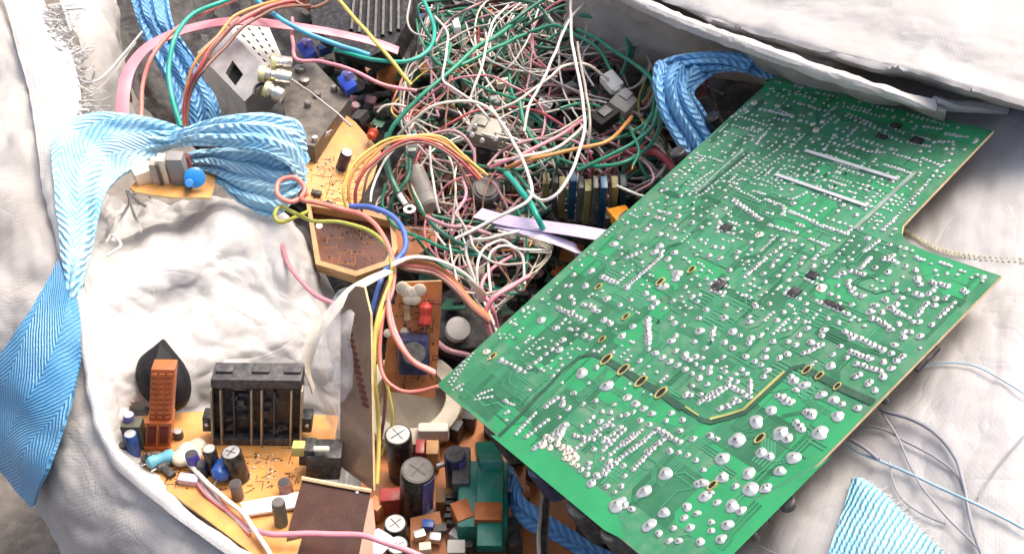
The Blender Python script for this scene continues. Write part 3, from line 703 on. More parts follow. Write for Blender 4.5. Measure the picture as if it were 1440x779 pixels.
# --- brown boards standing and lying beside it
def brown_boards():
    q = L3((486,432,.09), (503,402,.10), (521,442,.098), (525,690,-.02), (482,655,-.02))
    n = (q[2]-q[4]).cross(q[3]-q[4]).normalized();  n = -n if n.y > 0 else n
    root = thing('heat_board', 'brown board standing on edge with a comb row of slots beside the clear film', 'circuit board', P(505, 672, -.02))
    pn = plane((486,432,.105), (521,442,.11), (525,690,.026))
    pts = [pn(*w) for w in ((479,440),(490,412),(500,402),(512,404),(521,442),(525,690),(478,655))]
    MB().slab(pts, .002, pn.n if pn.n.dot(V((0,-1,.3))) > 0 else -pn.n, 0, 1).build('board', [mat('plate_tan', '8a705c', .26, .35, .35, 30, .05, 500, dust=.1, coat=.3), tan_edge], root, False)
    b = MB()
    nn = pn.n if pn.n.dot(V((0,-1,.3))) > 0 else -pn.n
    for k in range(12):
        f = k/11; x = 491+f*23; y = 468+f*100
        a, c2 = pn(x-4.5, y-1.5), pn(x+5, y+3.5); d = (c2-a); w = nn.cross(d).normalized()*.0012
        b.slab([a-w+nn*.0003, c2-w+nn*.0003, c2+w+nn*.0003, a+w+nn*.0003], .0003, nn)
    tag(b.build('slot_row', mat('slot_red_brown', '5c2a20', .5), root, False))
    e = [pn(519, 440), pn(524, 560), pn(525, 690)]
    r2 = thing('circuit_board', 'dark brown board lying flat with a pale top edge, pink wire across it', 'circuit board', P(460, 740, -.01))
    p2 = plane((425,672,.036), (521,690,.03), (395,810,.026))
    MB().slab([p2(*w) for w in ((426,672),(522,690),(512,740),(496,830),(388,830),(408,735))], .002, p2.n, 0, 1).build('board', [brown_pcb, tan_edge], r2, False)
    d = (p2(521,690)-p2(425,672))
    MB().tube([p2(424,672,.0012), p2(470,681,.0012), p2(522,690,.0012)], .0014, 6).build('edge_strip', tan_edge, r2)
    MB().lathe([(.0012, 0), (.0012, .0006), (.0004, .001)], p2(502,692), p2.n, 10).build('rivet', steel, r2)
    b = MB().slab([p2(*w, -.0004) for w in ((500,742),(512,706),(524,700),(528,740),(520,800),(496,830))], .0016, p2.n)
    b.build('side_flange', mat('pale_brown', 'a07d68', .5, 0, .3, 80), r2, False)
    # clear film draped over the standing board
    g = [[(495,400,.105),(470,420,.095),(447,470,.075),(440,520,.05),(462,590,.02),(474,650,-.005),(479,700,-.015)], [(499,402,.11),(482,430,.10),(465,480,.085),(462,530,.06),(474,595,.03),(480,650,.005),(482,700,-.01)],
         [(503,404,.11),(494,432,.105),(482,480,.095),(480,540,.07),(486,600,.035),(486,655,.01),(484,700,-.008)], [(505,408,.108),(499,440,.104),(496,480,.10),(497,520,.08),(494,590,.045),(489,650,.012),(485,700,-.006)]]
    rows = crumple(loft([L3(*r) for r in g], 60, 34), .004, 45, 6, .6)
    tag(MB().grid(rows, 0, .0003).build('plastic_film', clear), 'crumpled clear plastic film hanging over the standing brown board', 'plastic film')
brown_boards()

def tray():
    root = thing('phenolic_tray', 'brown copper side board piece with a raised tan rim under the yellow-green wire', 'board piece', P(520, 345, -.02))
    pl = plane((434,298,.012), (446,380,-.004), (612,318,.004)); n = pl.n
    out = [(433,296),(446,381),(502,398),(548,382),(560,360),(556,318),(520,306),(470,300)]
    MB().slab([pl(*q) for q in out], .0018, n, 0, 1).build('board', [rbrown, tan_edge], root, False)
    inn = [pl(*q) for q in out]; c = sum(inn, V())/len(inn); m = MB(); k = len(inn)
    ov = [q+(c-q).normalized()*.0 for q in inn]; iv = [q+(c-q).normalized()*.0045 for q in inn]
    vs_ = [q+n*.0003 for q in ov]+[q+n*.013 for q in ov]+[q+n*.013 for q in iv]+[q+n*.0003 for q in iv]
    fs = []
    for a in range(3):
        for i in range(k): fs.append([a*k+i, a*k+(i+1) % k, (a+1)*k+(i+1) % k, (a+1)*k+i])
    m.put(vs_, fs).build('rim', mat('rim_tan', 'c99f6d', .5, 0, .2, 90, dust=.1), root, False)
    b = MB()
    for x, y in ((447,316),(452,338),(480,390)): b.lathe([(.0028, 0), (.0028, .0006), (.001, .0008)], pl(x, y, .013), n, 14)
    b.cyl(pl(470, 345, 0), pl(470, 345, .001), .002)
    for o in ():
        pass
    MB().lathe([(.0026, 0), (.0026, .0007), (.001, .0008)], pl(449,318,.013), n, 14).build('rivet', cream, root)
    r2 = thing('circuit_board', 'small orange brown board piece tucked beside the blue wire', 'circuit board', P(590, 335, -.01))
    p2 = plane((560,315,.006), (616,312,.004), (572,365,-.004))
    MB().slab([p2(*q) for q in ((548,318),(614,318),(612,340),(575,368),(562,366))], .002, p2.n, 0, 1).build('board', [orange2_pcb, tan_edge], r2, False)
    # flat orange board by the left strap
    r3 = thing('circuit_board', 'flat orange board with one dark capacitor, right of the twisted blue strap', 'circuit board', P(470, 250, -.01))
    p3 = plane((424,215,.016), (520,250,.004), (440,298,.01))
    MB().slab([p3(*q) for q in ((424,212),(452,196),(462,170),(484,160),(500,172),(536,214),(525,250),(498,296),(436,300),(425,262))], .002, p3.n, 0, 1).build('board', [orange_pcb, tan_edge], r3, False)
    elcap(r3, p3(480,236), p3(480,236)+p3.n*.018+V((.003,0,0)), .0048, navy_cap, white_pl)
    resistor(r3, p3(440,206,.006), p3(462,186,.012), .0022, steel, 'pin')
    resistor(r3, p3(520,196,.008), p3(528,182,.012), .0042, mat('orange_red', 'd6502a', .35), 'capacitor')
    b = MB()
    for k in range(26): b.cyl(p3(rng.uniform(435,510), rng.uniform(225,292)), p3(0,0), .0001) if False else b.lathe([(.001, 0), (.0008, .0005), (.0003, .0008)], p3(rng.uniform(435,505), rng.uniform(222,290), .0001), p3.n, 8)
    tag(b.build('solder_joint', solder, r3), kind='stuff')
    for (x, y, w) in ((445,272,.008),(460,288,.009),(452,300,.007)):
        MB().box(p3(x, y, .002), (w, .004, .004), .0006, Matrix.Rotation(-.2, 3, 'Z')).build('chip', dgrey, r3)
    board_marks(r3, p3, (436, 222, 505, 290), 60, 2)
    board_marks(r2, p2, (570, 322, 606, 340), 18, 5, '4a2812'); board_marks(root, pl, (455, 320, 540, 372), 24, 6, 'a8672f')
    # chunk of board resting on the strap
    r4 = thing('circuit_board', 'orange board chunk with grey blocks and a blue disc under the twisted blue strap', 'circuit board', P(245, 268, .06))
    p4 = plane((183,266,.062), (303,272,.058), (299,226,.05)); n4 = p4.n
    MB().slab([p4(*q) for q in ((182,263),(205,245),(240,232),(301,224),(302,262),(296,278),(240,277),(190,270))], .002, n4, 0, 1).build('board', [orange_pcb, tan_edge], r4, False)
    def blockup(x, y, w, d, h, m, nm, tl=0): return MB().box(p4(x, y)+n4*h/2, (w, d, h), .0008, Matrix.Rotation(tl, 3, 'Z')).build(nm, m, r4)
    blockup(203, 254, .014, .012, .012, cream, 'glue_lump', .5)
    blockup(222, 256, .006, .010, .020, mat('warm_grey', 'b9b1a4', .5), 'coil'); blockup(233, 257, .006, .009, .024, cream, 'coil'); blockup(228, 258, .0022, .011, .022, ferrite, 'coil')
    blockup(253, 258, .012, .010, .026, mat('mid_grey', '8c8a86', .45, 0, .15, 90), 'relay')
    MB().lathe([(.001, -.002), (.006, -.0016), (.0078, 0), (.006, .0016), (.001, .002)], p4(274, 250, .011), V((.25,-.75,.6)), 20).build('disc_capacitor', mat('sky_blue', '2f8fd8', .3), r4)
    MB().cyl(p4(266,258,.001), p4(266,258,.012), .0032).build('disc_capacitor', mat('sky_blue2', '3f86cc', .35), r4)
    blockup(264, 240, .006, .006, .014, mat('dull_red', 'a05a58', .5), 'capacitor')
    # small upright board with red capacitor
    r5 = thing('circuit_board', 'small brown board with a red capacitor and dark transformer, upright below the wire knot', 'circuit board', P(580, 545, -.04))
    p5 = plane((560,398,.045), (622,396,.045), (535,545,-.02)); n5 = p5.n
    MB().slab([p5(*q) for q in ((562,397),(622,395),(618,470),(612,560),(536,548),(545,470))], .002, n5, 0, 1).build('board', [orange2_pcb, tan_edge], r5, False)
    resistor(r5, p5(599,426,.006), p5(597,458,.006), .0046, mat('red_cap', 'd94c40', .3), 'capacitor')
    resistor(r5, p5(572,428,.004), p5(573,452,.004), .0026, mat('dull_tan', 'a58a68', .4))
    b = MB()
    for x, y in ((566,405),(572,410),(578,414),(583,420),(590,408),(582,412),(576,420)): b.lathe([(.001, -.003), (.004, -.002), (.005, 0), (.004, .002), (.001, .003)], p5(x, y, .005), n5, 12)
    b.build('glue_lump', cream, r5, sharp=80); board_marks(r5, p5, (556, 420, 610, 545), 40, 3, '5a3216')
    tr = MB().box(p5(582,497,.011), (.022, .027, .02), .003, Matrix((V((1,0,0)), n5.cross(V((1,0,0))).normalized(), n5)).transposed()).build('transformer', navy_cap, r5)
    MB().cyl(p5(582,497,.021), p5(582,497,.0235), .0085, seg=20).build('coil', dgrey, tr)
    for x, y in ((545,468),(569,466)): MB().lathe([(.003, 0), (.003, .002), (.001, .003)], p5(x, y), n5, 12).build('solder_joint', cream, r5)
    # white ferrite ring pieces under it
    r6 = thing('deflection_ring', 'off white plastic collar below the small brown board', 'plastic collar', P(570, 575, -.045))
    b = MB(); c = P(578, 562, -.035)
    b.lathe([(.036, -.012), (.038, -.010), (.038, .004), (.034, .006), (.026, .006), (.026, -.012)], c, (0,-.15,1), 40); b.build('collar', mat('dirty_cream', 'c9bda8', .5, 0, .2, 60, dust=.3), r6)
    MB().box(c+V((.018,-.03,.002)), (.022, .008, .014), .002).build('clip', mat('dirty_white', 'cfc9bd', .5, 0, .2, 60), r6)
tray()

# --- bottom centre: board with tall capacitors and the teal transformer
def power_board():
    pl = plane((520,600,-.055), (720,600,-.055), (600,779,-.05)); n = pl.n
    root = thing('circuit_board', 'brown board with tall black capacitors and a teal taped transformer, bottom centre', 'circuit board', P(620, 700, -.055))
    MB().slab([pl(*q) for q in ((522,590),(640,575),(770,600),(810,740),(800,840),(500,840),(505,700))], .002, n, 0, 1).build('board', [orange2_pcb, tan_edge], root, False)
    u = px_at(pl(600, 680)); X = V((1,0,0))
    st = lambda px, py, dx, h: (pl(px, py), pl(px, py)+n*h+X*(dx*u))
    a, t = st(566, 668, 0, .048); elcap(root, a, t, .0095, blk_gloss, white_pl)
    a, t = st(585, 722, 8, .052); elcap(root, a, t, .0115, blk_gloss, ferrite, lav)
    a, t = st(643, 695, 0, .048); elcap(root, a, t, .0075, navy_cap, ferrite, lav)
    a, t = st(560, 770, 0, .030); elcap(root, a, t, .0078, blk_gloss, white_pl); a, t = st(563, 800, 0, .030); elcap(root, a, t, .0075, blk_gloss, white_pl)
    a, t = st(527, 785, 0, .028); elcap(root, a, t, .0066, mat('sleeve_brown', '4a3a30', .35), white_pl)
    MB().box(pl(554, 704, .013), (.018, .011, .019), .002, Matrix.Rotation(.08, 3, 'Z')).build('film_capacitor', red_pl, root)
    MB().box(pl(592, 640, .014), (.0065, .012, .024), .0015).build('film_capacitor', mat('dark_red_film', '8e2f2c', .35, 0, .2, 80), root)
    MB().box(pl(609, 640, .012), (.009, .012, .022), .001).build('coil_former', mat('tan_former', 'b98a58', .5, 0, .2, 80), root)
    MB().box(pl(626, 705, .008), (.012, .012, .018), .001).build('coil_former', mat('tan_former2', '9a6f43', .5, 0, .2, 80), root)
    resistor(root, pl(613, 656, .014), pl(645, 645, .020), .0022, steel); resistor(root, pl(582, 722, .012), pl(612, 720, .014), .0024, steel)
    # teal transformer
    c = pl(672, 742); M3 = Matrix.Rotation(.0, 3, 'Z')
    tf = MB().box(c+V((.004, .006, .018)), (.034, .052, .036), .003).build('transformer', teal_tape, root)
    top = lambda x, y: c + V((x, y, 0))
    b = MB()
    b.box(top(.008, .034)+V((0, 0, .034)), (.017, .034, .012), .002, Matrix.Rotation(-.55, 3, 'X') @ Matrix.Rotation(.12, 3, 'Z'))
    b.box(top(.009, .004)+V((0, 0, .0395)), (.0175, .036, .007), .0012); b.box(top(.009, -.026)+V((0, 0, .036)), (.0165, .02, .008), .0012)
    b.build('tape', teal_tape, tf)
    MB().box(top(.008, -.0125)+V((0, 0, .0395)), (.0182, .0135, .0085), .0008).box(top(-.0095, -.0075)+V((0, 0, .024)), (.012, .015, .026), .001, Matrix.Rotation(.4, 3, 'Z')).build('winding', mat('winding_copper', 'b5672f', .4, .2, .25, 120, .2, 900), tf)
    MB().box(top(-.011, .026)+V((0, 0, .022)), (.012, .03, .034), .0015).build('core', ferrite, tf)
    MB().box(top(-.013, -.03)+V((0, 0, .018)), (.012, .01, .022), .001).build('core', mat('white_core', 'bdb8ae', .5), tf)
    MB().box(top(.0, -.052)+V((0, 0, .024)), (.034, .014, .03), .002).build('bobbin', blk, tf)
    # little orange riser board at the bottom
    rb = MB().slab([pl(577,728,.018), pl(618,718,.02), pl(640,830,.006), pl(578,830,.006)], .0018, None, 0, 1).build('riser_board', [orange2_pcb, tan_edge], root, False)
    for x, y, m in ((602,738,blue_cap), (590,752,steel), (612,756,steel), (598,770,cream), (620,744,ferrite)):
        MB().box(pl(x, y, .021), (.008, .006, .006), .0008, Matrix.Rotation(rng.uniform(-.4, .4), 3, 'Z')).build('chip', m, rb)
    for k in range(5): MB().box(pl(632+rng.uniform(-4, 4), 700+k*9, .02), (.007, .0035, .006), .0005).build('ribbed_connector', blk, root)
    for x, y, m in ((645,755,white_pl),(655,768,ferrite),(718,745,ferrite),(722,765,dgrey),(735,700,orange2_pcb),(530,715,mat('sal_orange','d68a55',.4)),(742,620,dgrey),(725,640,navy_cap),(750,660,dgrey),(690,600,blk),(660,590,dgrey),(640,605,blk)):
        MB().box(pl(x, y, .01), (.01, .01, .016), .0012, Matrix.Rotation(rng.uniform(-.6, .6), 3, 'Z')).build('component', m, root)
    resistor(root, pl(388, 795, .05), pl(402, 770, .055), .006, mat('peach', 'e0a070', .4), 'capacitor') if False else None
power_board()

# --- metal tuner box with coax sockets
def tuner():
    T = [(277,74,.045), (318,38,.055), (382,106,.045), (344,143,.035)]
    Bt = [(300,40,.0), (372,32,.0), (404,100,-.005), (368,150,-.01)]
    _p = plane(T[0], T[1], T[3]); t = [_p(*q[:2]) for q in T]; n = (t[1]-t[0]).cross(t[3]-t[0]).normalized(); n = n if n.z > 0 else -n
    # far edge drops to a perforated side that faces right
    s1, s2 = P(376,34,.03), P(402,94,.02)
    root = thing('tuner_box', 'grey metal tuner box with a square hole and perforated side, under the pink wires', 'tuner box', P(340, 100, 0))
    b = MB(); dn = V((0,0,-.03))
    hole = [P(*q) for q in ()]
    pt = plane(T[0], T[1], T[3]); ho = [pt(*q) for q in ((317,103),(327,85),(342,105),(331,121))]
    top = t
    # lid with a real opening
    vs_ = top + ho
    # order the hole corners to face the lid corners
    h4 = ho
    b.put(top+h4, [[i, (i+1) % 4, 4+(i+1) % 4, 4+i] for i in range(4)])
    b.put(h4+[q-n*.006 for q in h4], [[i, (i+1) % 4, 4+(i+1) % 4, 4+i] for i in range(4)])
    b.put([q-n*.006 for q in h4], [[0,1,2,3]], 1)
    low = [q+dn for q in t]
    b.put(t+low, [[0,1,5,4],[2,3,7,6],[3,0,4,7]])
    b.build('case', [steel, hole_m], root, False)
    # perforated side: a sheet between the lid edge 1-2 and s1-s2
    sd = MB(); rows = []
    for i in range(6):
        f = i/5; rows.append([t[1].lerp(t[2], g/7).lerp(s1.lerp(s2, g/7), f) for g in range(8)])
    sd.grid(rows, 0, .0006); side = sd.build('perforated_side', mat('bright_tin', 'e6e4e0', .35, .6, .1, 90), root, False)
    sn = (s1-t[1]).cross(t[2]-t[1]).normalized(); sn = sn if sn.z > 0 else -sn
    hb = MB()
    for i in range(3):
        for g in range(7):
            q = t[1].lerp(t[2], .09+g*.13).lerp(s1.lerp(s2, .09+g*.13), .2+i*.27)
            a = (t[2]-t[1]).normalized()*.0021; c2 = (s1-t[1]).normalized()*.0012
            if rng.random() < .85: hb.slab([q-a-c2+sn*.0005, q+a-c2+sn*.0005, q+a+c2+sn*.0005, q-a+c2+sn*.0005], .0002, sn)
    tag(hb.build('perforation', hole_m, side, False), kind='stuff')
    MB().tube([pt(356,134,.001), pt(360,122,.001), pt(368,118,.001), pt(376,124,.001)], .0012, 6, 14).build('wire_clip', blk, root)
    MB().lathe([(.0045, 0), (.0045, .0015), (.0025, .002)], pt(292, 80), n, 14).build('rivet', mat('dull_brass', 'a8977a', .45, .6), root)
    # sockets
    for (x0, y0, x1, y1, r, h) in ((384,88,410,90,.0056,.05), (368,104,411,111,.0058,.05), (376,126,398,136,.0058,.045)):
        a, c2 = P(x0, y0, h), P(x1, y1, h-.004); d = (c2-a).normalized(); L_ = (c2-a).length
        so = MB().lathe([(r, 0), (r, L_*.3), (r*.8, L_*.33), (r*.8, L_*.45), (r*1.1, L_*.48), (r*1.1, L_*.98), (r*.9, L_)], a, d, 18).build('coax_socket', nickel, root)
        MB().lathe([(r*1.18, -.002), (r*1.18, L_*.12)], a, d, 18).build('ring', mat('pale_yellow', 'd9d29a', .4, .3), so)
    r2 = thing('tuner_box', 'dusty dark metal box beside the coax sockets above the flat orange board', 'tuner box', P(440, 150, -.02))
    p2 = plane((408,92,.02), (480,110,.02), (405,190,.03)); m3 = mat('dusty_metal', '6a645c', .5, .5, .35, 60, .2, 300, dust=.35)
    MB().slab([p2(*q) for q in ((405,98),(440,85),(492,140),(476,160),(442,206),(412,200),(398,150))], .03, p2.n).build('case', m3, r2, False)
    for x, y, r in ((422,100,.005),(428,117,.0048),(446,136,.0035),(433,150,.003),(470,128,.003)):
        MB().lathe([(r, 0), (r, .004), (r*.7, .005)], p2(x, y), p2.n, 16).build('socket', mat('grey_metal', '8f8a82', .4, .7, .2, 90), r2)
    MB().lathe([(.0026, 0), (.0026, .004), (.0012, .0042)], p2(443,198), p2.n, 12).build('screw', steel, r2)
tuner()

def loose():
    def fin_block():
        root = thing('slatted_block', 'block of upright blue and tan slats beside the left edge of the green board', 'slatted part', P(815, 320, .0))
        cols = [(767,257,302,'tan'),(779,255,306,'grey'),(789,262,310,'tan'),(803,253,313,'blue'),(814,262,316,'grey'),(824,266,318,'tan'),(834,262,320,'grey'),(845,262,322,'blue'),(861,262,308,'tan'),(873,260,300,'navy')]
        mm = {'tan': mat('slat_tan', '8a8152', .5, 0, .2, 90), 'grey': mat('slat_grey', '5d605b', .5, 0, .25, 90), 'blue': mat('slat_blue', '0f4a68', .4, 0, .2, 90), 'navy': mat('slat_navy', '1d3c46', .4, 0, .2, 90)}
        for x, y0, y1, k in cols:
            w = 9.5 if k != 'grey' else 7
            z0 = -.02 + .0003*(x-760); q = P(x, y1, z0); u = px_at(q); H = (y1-y0)*u/.7
            MB().box(q+V((0, .006, H/2)), (w*u, .012, H), .0008, Matrix.Rotation(.12, 3, 'X')).build('slat', mm[k], root)
        q = P(818, 322, -.03); MB().box(q+V((0, .012, .005)), (.066, .03, .012), .001).build('slat_base', blk, root)
        MB().box(P(857, 314, .02), (.008, .01, .02), .001).build('end_clip', blk, root)
    fin_block()
    rubber_blk = mat('matt_black', '141315', .6, 0, .3, 90, spec=.2)
    def one(name, label, cat, builds, group=None):
        root = thing(name, label, cat, builds[0][0], group)
        for c, size, bev, rot, nm, m in builds: MB().box(c, size, bev, rot).build(nm, m, root)
        return root
    c = P(684, 186, .03)
    r = one('metal_can', 'dented dull tin can module with small pins, in the middle of the wire tangle', 'metal can', [(c, (.028, .022, .014), .002, rotz(-.35, .1), 'case', mat('dull_tin', '989287', .6, .35, .2, 90, dust=.2)), (c+V((-.004,.003,.0075)), (.010, .008, .003), .0008, rotz(-.35), 'raised_plate', mat('grey_tin', '8a857b', .55, .4))])
    for x, y in ((668,178),(678,198),(697,196),(664,190)): MB().cyl(P(x, y, .036), P(x, y, .041), .0022).build('pin', steel, r)
    c = P(860, 116, .05); one('wire_plug', 'white plug at the end of the cream wires near the right blue strap', 'plug', [(c, (.013, .017, .009), .0015, rotz(.6, .3), 'housing', white_pl), (c+V((.003,-.008,-.001)), (.007, .006, .006), .0008, rotz(.6, .3), 'latch', mat('shaded_white', 'c9c5be', .5))])
    c = P(876, 146, .045); one('wire_plug', 'pale grey translucent plug beside the black plug', 'plug', [(c, (.018, .018, .010), .002, rotz(.9, .3), 'housing', mat('greyish', '9b968e', .35)), (c+V((.002,.004,.006)), (.009, .009, .004), .001, rotz(.9, .3), 'latch', mat('greyish2', 'b5b0a8', .35))])
    c = P(850, 166, .062); one('wire_plug', 'black rectangular plug under the pale grey plug', 'plug', [(c, (.022, .014, .012), .0012, rotz(.75, .15), 'housing', rubber_blk), (c+V((0,0,.0065)), (.010, .008, .0022), .0006, rotz(.75, .15), 'latch', dgrey)])
    c = P(873, 305, .03); tag(MB().box(c, (.016, .018, .008), .001, rotz(.4, -.2)).build('wedge', yellow_pl), 'orange yellow plastic piece beside the blue slats at the green board edge', 'plastic piece')
    c = P(580, 202, .045); one('wire_plug', 'white tie block on top of the arched orange and red wires', 'plug', [(c, (.008, .012, .010), .001, rotz(.1), 'housing', white_pl), (c+V((0,-.008,-.002)), (.007, .006, .008), .0008, rotz(.1), 'latch', mat('grey_green2', '7d877c', .45))])
    c = P(642, 38, .05); one('wire_plug', 'small white plug among the grey wires near the top edge', 'plug', [(c, (.006, .011, .007), .001, rotz(.2), 'housing', white_pl), (c+V((0,.006,.001)), (.004, .004, .005), .0006, rotz(.2), 'latch', cream)])
    # ring lug on the thick green wire
    r = thing('ring_terminal', 'metal ring terminal at the end of the thick dark green wire', 'ring terminal', P(572, 290, .03))
    MB().tube([P(557,266,.035), P(566,281,.034), P(571,288,.033)], .0022, 8, 10).build('crimp', white_pl, r)
    b = MB(); cc = P(576, 295, .032); vs_ = []
    for rr, h in ((.0022, 0), (.0048, 0), (.0048, .001), (.0022, .001)):
        vs_ += [cc+V((rr*math.cos(6.2832*i/20), rr*math.sin(6.2832*i/20), h)) for i in range(20)]
    b.put(vs_, [[a*20+i, a*20+(i+1) % 20, ((a+1) % 4)*20+(i+1) % 20, ((a+1) % 4)*20+i] for a in range(4) for i in range(20)]).build('ring', steel, r)
    # round coil
    r = thing('ferrite_coil', 'round dark coil with a silver face below the metal can', 'coil', P(682, 272, 0)); cc = P(682, 276, .005)
    MB().lathe([(.012, 0), (.013, .002), (.013, .012), (.011, .014)], cc, (.1,-.3,1), 24).build('coil_body', dgrey, r); MB().lathe([(.0088, 0), (.0088, .0012), (.004, .0018)], cc+V((.0014,-.004,.0135)), (.1,-.3,1), 24).build('coil_face', mat('dull_face', '77736e', .6, .2, .3, 200, dust=.2), r)
    r = thing('capacitor', 'stubby black capacitor with a silver top right of the arched orange wires', 'capacitor', P(680, 225, 0)); elcap(r, P(681, 228, .0), P(681, 228, .0)+V((0,-.003,.018)), .0065, blk_gloss, dgrey, None, 'sleeve')
    a, c2 = P(583, 238, .022), P(606, 292, .02); tag(MB().cyl(a, c2, .0075, .002).build('plastic_tube', mat('smoky_tube', '9a948c', .25, 0, .2, 60)), 'smoky grey plastic tube lying under the arched wires', 'plastic tube')
    # black ribbed cover at the top
    r = thing('plastic_cover', 'black ribbed plastic cover at the top edge beside the yellow wire', 'plastic cover', P(520, 25, 0))
    pc = plane((448,6,.0), (575,0,.02), (500,80,.0)); MB().slab([pc(*q) for q in ((430,-40),(585,-40),(578,20),(556,62),(520,80),(470,60),(440,40))], .02, pc.n).build('cover', blk, r, False)
    for k in range(7):
        MB().tube([pc(500+k*10, -30, .001), pc(494+k*11, 55-abs(3-k)*4, .001)], .0022, 6, 4).build('rib', blk, r)
    for (x, y, h, mm, lab) in ((432,72,.035,mat('deep_blue','2a3f9a',.3),'small blue component beside the pink wire bend'), (489,118,.03,mat('royal_blue','2f54c4',.3),'bright blue component under the long pale pink wire')):
        r = thing('component', lab, 'component', P(x, y, h)); MB().box(P(x, y, h), (.012, .016, .012), .002, rotz(.6, .5)).build('body', mm, r); MB().cyl(P(x-5, y-12, h+.004), P(x+4, y-10, h+.008), .004).build('tip', lav, r)
    # dark round speaker-like part and white chunks left of the green board's corner
    r = thing('speaker', 'dark part with a pale side behind the small brown board, left of the green board', 'component', P(655, 455, -.01))
    c = P(655, 448, -.02); MB().lathe([(.026, -.02), (.028, -.012), (.028, .002), (.018, .006)], c, (.1, -.1, 1), 30).build('housing', blk, r)
    MB().lathe([(.009, -.0), (.009, .008), (.006, .009)], P(642, 466, -.012), (.2,-.35,.9), 26).build('pale_face', mat('pale_grey', 'a9a6a2', .5, 0, .15, 60), r)
    # small scattered parts that can be told as single pieces
    kinds = [('capacitor', 'small black capacitor lying loose under the wires', 'capacitor'), ('connector', 'small pale connector lying loose under the wires', 'connector'), ('resistor', 'small tan resistor lying loose under the wires', 'resistor'), ('board_chip', 'chip of green board lying loose under the wires', 'board piece')]
    for k in range(56):
        px, py = rng.uniform(590, 930), rng.uniform(60, 430)
        if px > 720 + (430-py)*1.0: continue
        if px < 700 and py > 300 and px < 640: continue
        nm, lab, cat = kinds[k % 4]; c = P(px, py, rng.uniform(-.03, .002)); rot = rotz(rng.uniform(0, 6), rng.uniform(-.6, .6), rng.uniform(0, 6))
        if k % 4 == 0: m = MB().cyl(c, c+rot @ V((.014, 0, .002)), .0042); o = m.build(nm, rng.choice((blk_gloss, navy_cap)))
        elif k % 4 == 1: o = MB().box(c, (.013, .008, .007), .001, rot).box(c+rot @ V((0, 0, .004)), (.010, .003, .002), .0004, rot).build(nm, rng.choice((white_pl, cream)))
        elif k % 4 == 2: o = MB().lathe([(.0005, -.006), (.0006, 0), (.002, .001), (.0024, .002), (.002, .003), (.002, .007), (.0024, .008), (.002, .0095), (.0006, .0105), (.0005, .016)], c, rot @ V((0, .4, 1)), 10).build(nm, mat('resistor_tan', 'b09064', .4))
        else: o = MB().box(c, (.022, .016, .0016), .0002, rot).box(c+rot @ V((.003, 0, .002)), (.008, .006, .003), .0004, rot, 1).build(nm, [MATS['pcb_green_dark'], blk])
        tag(o, lab, cat, lab.replace('small', 'small').split(' lying')[0]+'s under the wires' if k % 4 != 3 else 'chips of green board under the wires')
loose()
